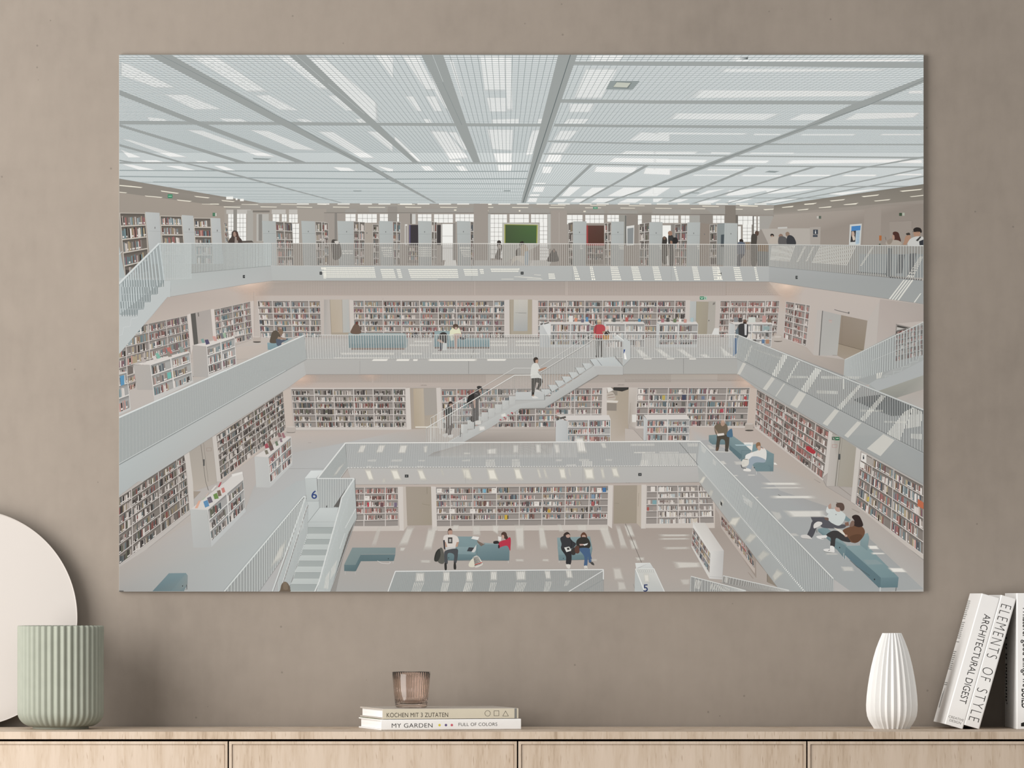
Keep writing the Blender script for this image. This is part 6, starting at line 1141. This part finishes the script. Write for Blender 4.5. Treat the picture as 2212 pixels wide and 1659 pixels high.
# rail: near side, back run, right run
fill('r705,85 2164,80 s2164,70 t782,65 t755,318 s2164,325 r2164,335 r725,345', 'b5b7b6 b3b3b1 b1b1af b0b2b1 b2b3b2 b3b4b3 b4b5b4 b6b8b7', .92)
fill('r1555,220 1620,180 1960,85 2164,82 s1180,80 1150,200 20,215 r2164,222', 'b0b0ae a8a29c 9b948e 968f89 a19b96 b1b0ae b0b0ae b0b0ae', .8)
rail('r1940,85 s1190,80 s1190,205 r1600,222', 64, 'c9c7c3', 1.0, None, ca=.7)
for s_, a_ in (('r860,95 930,95 890,190 820,190',.8),('r1050,95 1130,95 1090,190 1010,190',.8),('r1270,95 1360,95 1330,195 1240,195',.85),('r1510,110 1560,100 1550,190 1520,190',.7),('s240,180 330,180 330,200 240,200',.6),('s480,145 595,132 595,200 485,200',.8),('s760,95 820,95 820,190 760,190',.7),('s990,85 1050,85 1055,195 1000,195',.8),('s1180,85 1240,85 1255,195 1200,195',.8),('s1400,10 1490,10 1540,195 1430,195',.9),('s1660,75 1720,75 1740,140 1690,140',.7)): soft(s_, 'eae7e0', a_, .25)
rail('r705,85 t782,65 t755,318 r725,340', 200, 'a2a4a3', .6, None, ca=.6); 
with group():
    for i_ in range(100):
        x_ = 952+i_*2.95
        ART.add([(x_,956.5),(x_+.9,956.5),(x_+.9,988),(x_,988)], H('d2d0cc', .8), True)
for s_, n_ in (('r940,255 1030,250 1020,275 935,275',8),('r1185,255 1300,250 1290,275 1180,275',10),('r1465,258 1535,258 1530,272 1460,272',6),('r1155,318 1260,315 1250,340 1150,340',10),('r925,320 980,318 975,338 920,338',6),('r1450,320 1520,318 1510,338 1445,338',7),('s235,258 325,250 320,272 230,272',8),('s480,255 580,250 570,275 480,272',8),('s750,250 830,248 830,272 750,272',7),('s1210,250 1275,250 1270,272 1205,272',6),('s1450,248 1560,248 1550,272 1450,270',9),('s1725,248 1800,248 1790,268 1725,265',6),('s1320,305 1420,300 1420,320 1320,322',8),('s1480,270 1590,270 1590,320 1480,322',6),('s480,275 580,275 585,325 480,325',6),('s750,275 840,275 840,325 755,325',6),('t95,175 320,172 320,188 100,188',22),('t360,172 560,172 560,186 360,186',20),('t180,190 560,190 560,315 170,315',26),('t560,190 740,190 740,315 570,315',14),('t650,85 760,85 760,118 655,118',10),('t60,90 310,88 310,112 60,112',22),('s2020,175 2140,175 2140,188 2020,188',10),('s2090,260 2164,260 2164,322 2080,322',8)): dots(s_, n_, 1, 'e8e5de', .45, 1, .75)
line('r705,82 t782,64', 2.2, 'e0dfdb'); line('r722,342 t755,320', .9, '989794'); dots('r725,334 t755,312 t755,318 r725,341', 130, 1, 'dedcd8', .6, 1)
fill('r700,85 725,342 430,755 410,450', 'b6bab9 b4b8b7 b3b9b8 b7bcbb', .80); rail('r708,88 415,450 430,760 725,342', 40, 'c6cac8', 1.0, None, ca=.35)
soft('r640,320 720,260 600,430 560,440', 'e3e1da', .6, .4); line('r704,80 412,450', 2.8, 'dcdddb'); line('r725,340 440,735', 1.0, '999b99'); dots('r725,335 440,735 446,738 730,340', 60, 1, 'd9d8d4', .6, 1)
fill('t782,66 2164,1485 2164,1650 1880,1650 755,320', 'b2b5b4 a9acac a3a7a7 a3a8a8 b0b2b1', .62); rail('t782,66 2164,1485 2150,1975 755,320', 118, 'c3c7c6', 1.6, None, ca=.8)
line('t780,64 2164,1490', 2.6, 'd2d3d0'); line('t776,72 2160,1500', .8, '8f9291'); line('t755,320 1880,1640', 1.0, '8f9190'); dots('t760,316 1880,1630 1870,1645 755,326', 120, 1, 'd5d6d3', .55, 1)
line('t565,80 760,310', .9, '6e706f')
for s_, n_ in (('t790,90 850,150 830,190 800,170',5),('t915,245 950,280 945,320 915,300',4),('t1220,620 1330,700 1320,760 1240,700',8)): dots(s_, n_, 1, 'dcdbd6', .5, 1, .8)

# ---- stair in the foreground, floor number six
fill('r345,368 475,365 400,448 280,448', 'd7dbda d3d7d6 cfd3d2 d3d7d6'); fill('r283,448 405,450 425,690 300,690', 'bdc2c1 bfc4c3 b5bab9 b4b9b8')
mark('6', 'r350,575 408,662', '34467a', .012)
line('r300,688 425,686', .7, '7b7f7e')
fill('r300,688 425,686 435,755 312,908', 'c0c5c4 bec3c2 bcc1c0 bdc2c1')
fill('r410,450 795,450 665,650 640,755 430,758', 'b9bdbc b5b9b8 b6baba b9bfbe b9bebd', .75); bars('r412,452 795,452 665,650 640,752 432,755', 5.2, 1.0, 'd3d6d4', .85, 3)
fill('r580,745 715,548 660,660 640,750', '57504b', .6); blob('r505,735 512,730 512,750 503,750', '3c3a38')
fill('r430,755 630,755 600,900 575,960 312,960 312,905', 'c6cbca c3c8c7 bdc2c1 b9bebd b6bbba bdc2c1'); line('r435,752 312,910', .7, '6f7372'); line('r318,902 600,900', .5, 'a1a6a5'); line('r315,960 580,960', 1.2, '7c8180')
steps = ((960,1024,312,310,575,572),(1080,1135,280,275,550,540),(1190,1248,245,245,520,505),(1305,1365,208,206,490,480),(1425,1490,168,168,455,450),(1548,1620,132,125,415,405))
ty = [960,1080,1190,1305,1425,1548,1680]; lx = [312,278,243,206,166,130,95]; rx = [580,548,520,487,455,416,380]; ry = [1024,1135,1248,1365,1490,1620]
for i_ in range(6):
    fill('r%g,%g %g,%g %g,%g %g,%g' % (lx[i_], ty[i_], rx[i_], ty[i_], rx[i_+1]+(rx[i_]-rx[i_+1])*.45, ry[i_], lx[i_], ry[i_]), 'a3a9a7 a1a7a6 a4aaa8 a6acaa')
    fill('r%g,%g %g,%g %g,%g %g,%g' % (lx[i_], ry[i_], rx[i_+1]+(rx[i_]-rx[i_+1])*.45, ry[i_], rx[i_+1], ty[i_+1], lx[i_+1], ty[i_+1]), 'c0c5c3 bdc2c0 b9bfbd bcc2c0')
    line('r%g,%g %g,%g' % (lx[i_+1], ty[i_+1], rx[i_+1], ty[i_+1]), 1.0, '848a88'); line('r%g,%g %g,%g' % (lx[i_+1], ty[i_+1]-4, rx[i_+1], ty[i_+1]-4), .6, 'd3d7d5')
fill('r290,640 312,740 312,1025 130,1555 60,1650 0,1650 0,1530 100,1240', 'bfc4c3 b9bebd b1b6b5 b0b5b4 b2b7b6 b7bcbb b9bebd bcc1c0')
line('r312,730 60,1530', 1.0, '7a6c66'); line('r304,728 50,1530', 1.2, 'dfe1df'); bars('r285,660 312,760 305,1020 125,1530 10,1640 10,1530', 2.4, .9, 'c9cdcd', .45); line('r302,722 318,728 312,745', 1.4, 'c3c8c7'); dots('r305,1030 160,1480 165,1484 312,1034', 26, 1, 'd8dbd9', .5, 1)
fill('r0,960 288,640 0,1340', 'b5b9b8', .5); fill('q1990,160 1130,1166 1500,1166 1760,800', 'b7bcbb b5bab9 b6bbba b9bebd', .55); rail('q1965,180 1130,1166 1130,1690 1965,500', 36, 'd0d4d2', 1.5, None, ca=.85)
soft('q1720,680 1800,600 1740,830 1600,940', 'eceae2', .6, .4)
line('q1130,1166 1965,165 1995,160', 3.0, 'd3d7d5'); line('q1992,165 1640,1166', 3.0, 'cfd3d1'); line('q1122,1160 1960,160', .7, '9aa09e')
fill('r795,450 820,860 740,1010 545,1625 400,1625 430,1530 600,900 665,650', 'bbc0bf b5bab8 b2b7b5 b5bab9 b7bcbb bac0bf bdc2c1 bcc1c0'); fill('r820,860 740,1010 545,1625 600,1625 730,1020', 'a8a49f', .5)
rail('r800,455 820,855 545,1625 405,1625', 1, 'c6caca', .8); bars('r665,650 795,455 820,855 740,1010 545,1625 410,1600', 2.6, 1.0, 'ccd1cf', .5)
dots('r805,765 695,965 700,972 812,772', 18, 1, 'dfe1df', .55, 1); dots('r695,1020 640,1180 646,1184 700,1024', 14, 1, 'dfe1df', .55, 1)
for s_, n_ in (('r500,1470 545,1400 530,1600 480,1590',5),('r560,1380 620,1290 600,1420 545,1500',6)): dots(s_, n_, 1, 'ebe9e2', .5, 1, .75)
line('r795,450 665,650 640,760 430,1520 385,1625', 2.8, 'd6d9d7'); line('r410,450 795,450', 2.0, 'dcdedc'); line('r800,455 820,858 738,1010 545,1625', .6, '9ea2a0')
blob('r25,1610 40,1550 75,1522 110,1545 130,1600 125,1626 20,1626', '6d6052'); blob('r60,1530 95,1535 105,1600 60,1600', '7d6f5f')
fill('z257.4,1275.8 z267,1275.8 z267,1277.9 z257.4,1277.9', '5d5a57')
# rail at the bottom edge and the things at the lower right
fill('r1225,1412 1700,1410 s1700,1392 1700,1650 r1700,1650 r1130,1650', 'b9bfbe b7bcbb b5b8b7 b6b9b8 b5b9b8 b6bcbb', .55)
for s_ in ('r1430,1420 1530,1420 1530,1530 1420,1530','r1720,1420 1790,1420 1790,1530 1715,1530','r1950,1420 2030,1420 2030,1530 1950,1530','s30,1410 110,1410 100,1520 30,1520','s280,1410 340,1410 335,1515 275,1515','s520,1405 600,1405 600,1515 520,1515','s780,1405 900,1400 900,1510 790,1515','s1080,1400 1150,1400 1160,1500 1100,1500','s1300,1395 1370,1395 1390,1490 1320,1490'): soft(s_, 'ece9e2', .75, .25)
for s_, n_ in (('r1420,1530 1530,1530 1490,1625 1390,1625',6),('r1710,1530 1790,1530 1760,1625 1690,1625',5),('r1960,1530 2040,1530 2010,1625 1930,1625',5),('s30,1530 110,1530 80,1625 10,1625',5),('s270,1530 340,1530 310,1625 240,1625',4),('s530,1530 600,1530 570,1625 510,1625',4),('s800,1530 910,1530 870,1625 770,1625',7),('s1100,1520 1170,1520 1140,1625 1080,1625',5),('s1310,1510 1360,1510 1330,1560 1290,1570',4)): dots(s_, n_, 1, 'e6e4dd', .5, 1, .7)
rail('r1225,1415 s1700,1395 s1700,1650 r1170,1650', 112, '9fa6a5', .6, None, ca=.75)
line('r1145,1625 1222,1414 s1700,1396 1700,1500', 2.0, 'dcdddb'); line('s1340,1625 1700,1405', 1.8, 'd5d6d4'); line('s1480,1625 1700,1500', 1.1, '8f9392')
fill('s2030,1328 2164,1325 t260,1325 300,1388 115,1388 s2040,1390', 'd6d7d4 d3d4d1 cfd0ce c3c5c3 c6c8c6 d0d1cf'); fill('t110,1388 300,1388 410,1626 205,1626', 'c8c8c3 cdccc7 b9bbb9 b9bbb9'); fill('t105,1395 205,1626 100,1626', 'b5b9b8'); soft('t190,1430 250,1430 260,1540 200,1540', 'e8e5dc', .8, .4); rail('t120,1390 290,1390 300,1430 140,1430', 8, '9ba09f', .7); line('t112,1390 205,1626', 2.6, 'dadbd8'); line('t300,1386 410,1626', 2.0, 'd3d4d1'); line('t110,1388 302,1386', 1.2, 'dcdcd9')
mark('5', 't192,1550 238,1626', '2f3a63', .012); line('s2010,1545 2025,1590', .6, '8b8b89')
fill('t680,1470 1250,1612 1240,1626 670,1626', 'b0b1af', .7); rail('t685,1470 1255,1615 1255,1660 680,1626', 44, 'c2c3c0', 1.0, 'a5a6a4', .25); line('t685,1466 1255,1615', 1.8, 'cfd0cd'); dots('t740,1500 800,1520 780,1600 720,1590', 4, 1, 'e6e3dc', .5, 1, .7); dots('t900,1540 1100,1590 1080,1625 880,1600', 10, 1, 'dddbd4', .5, 1, .6)
fill('t1018,1460 1700,1610 1690,1626 1300,1626 1010,1530', 'aaa8a4', .7); rail('t1020,1462 1705,1615 1700,1640 1010,1535', 50, 'bfbfbb', 1.0, '9c9a96', .25); line('t1018,1460 1705,1612', 1.8, 'cbccc9'); line('t990,1530 1300,1620', 1.0, '8f8f8c'); dots('t1040,1470 1080,1485 1070,1540 1030,1525', 4, 1, 'e3e0d9', .5, 1, .7)

# ------------------------------------------------------------------ the print on the wall
DP = 0.0075
def pp(px, py, z=0.0):                       # photograph pixel -> local point on the print's face
    p = at(px, py, DP); return (p.x, -DP - z, p.z)
prn = thing('wall_print', 'large unframed photo print of a white multi-storey library interior, hung on the wall', 'wall art', (0, 0, 0))
a_, b_ = pp(257, 118), pp(1995.3, 1278.2)
ctr = Vector(((a_[0]+b_[0])/2, 0, (a_[2]+b_[2])/2)); prn.location = ctr
bm = bmesh.new(); box(bm, a_[0]-ctr.x, b_[0]-ctr.x, -DP, -0.0003, b_[2]-ctr.z, a_[2]-ctr.z)
mesh_obj('backing_panel', bm, plain('print_board', (0.42,0.42,0.40,1), 0.6, 0.2, 0.02), prn, bevel=0.0004)
def build_print():
    me = bpy.data.meshes.new('printed_picture'); 
    vs = [(p[0]-ctr.x, p[1], p[2]-ctr.z) for p in (pp(x, y, z) for x, y, z in ART.v)]
    me.from_pydata(vs, [], ART.f)
    ca = me.color_attributes.new('ink', 'FLOAT_COLOR', 'CORNER')
    buf = []
    for f, cols in zip(ART.f, ART.c):
        n = len(f)
        for i in range(n):
            c = cols[i] if isinstance(cols, list) else cols
            x, y, _ = ART.v[f[i]]
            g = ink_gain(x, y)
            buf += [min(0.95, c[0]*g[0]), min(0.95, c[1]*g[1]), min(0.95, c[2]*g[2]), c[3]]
    # faces keep their order and loop order in from_pydata
    ca.data.foreach_set('color', buf)
    for i, p in enumerate(me.polygons): p.material_index = ART.m[i]
    o = bpy.data.objects.new('printed_picture', me); C.objects.link(o); o.parent = prn
    for k, nm in enumerate(('print_ink', 'print_glaze')):
        t = NT(nm); t.setp(0.75, 0.12)
        at_ = t.n('ShaderNodeAttribute', attribute_name='ink'); t.l(at_.outputs['Color'], t.b.inputs['Base Color'])
        if k:
            t.l(at_.outputs['Alpha'], t.b.inputs['Alpha'])
        me.materials.append(t.m)
    return o
build_print()
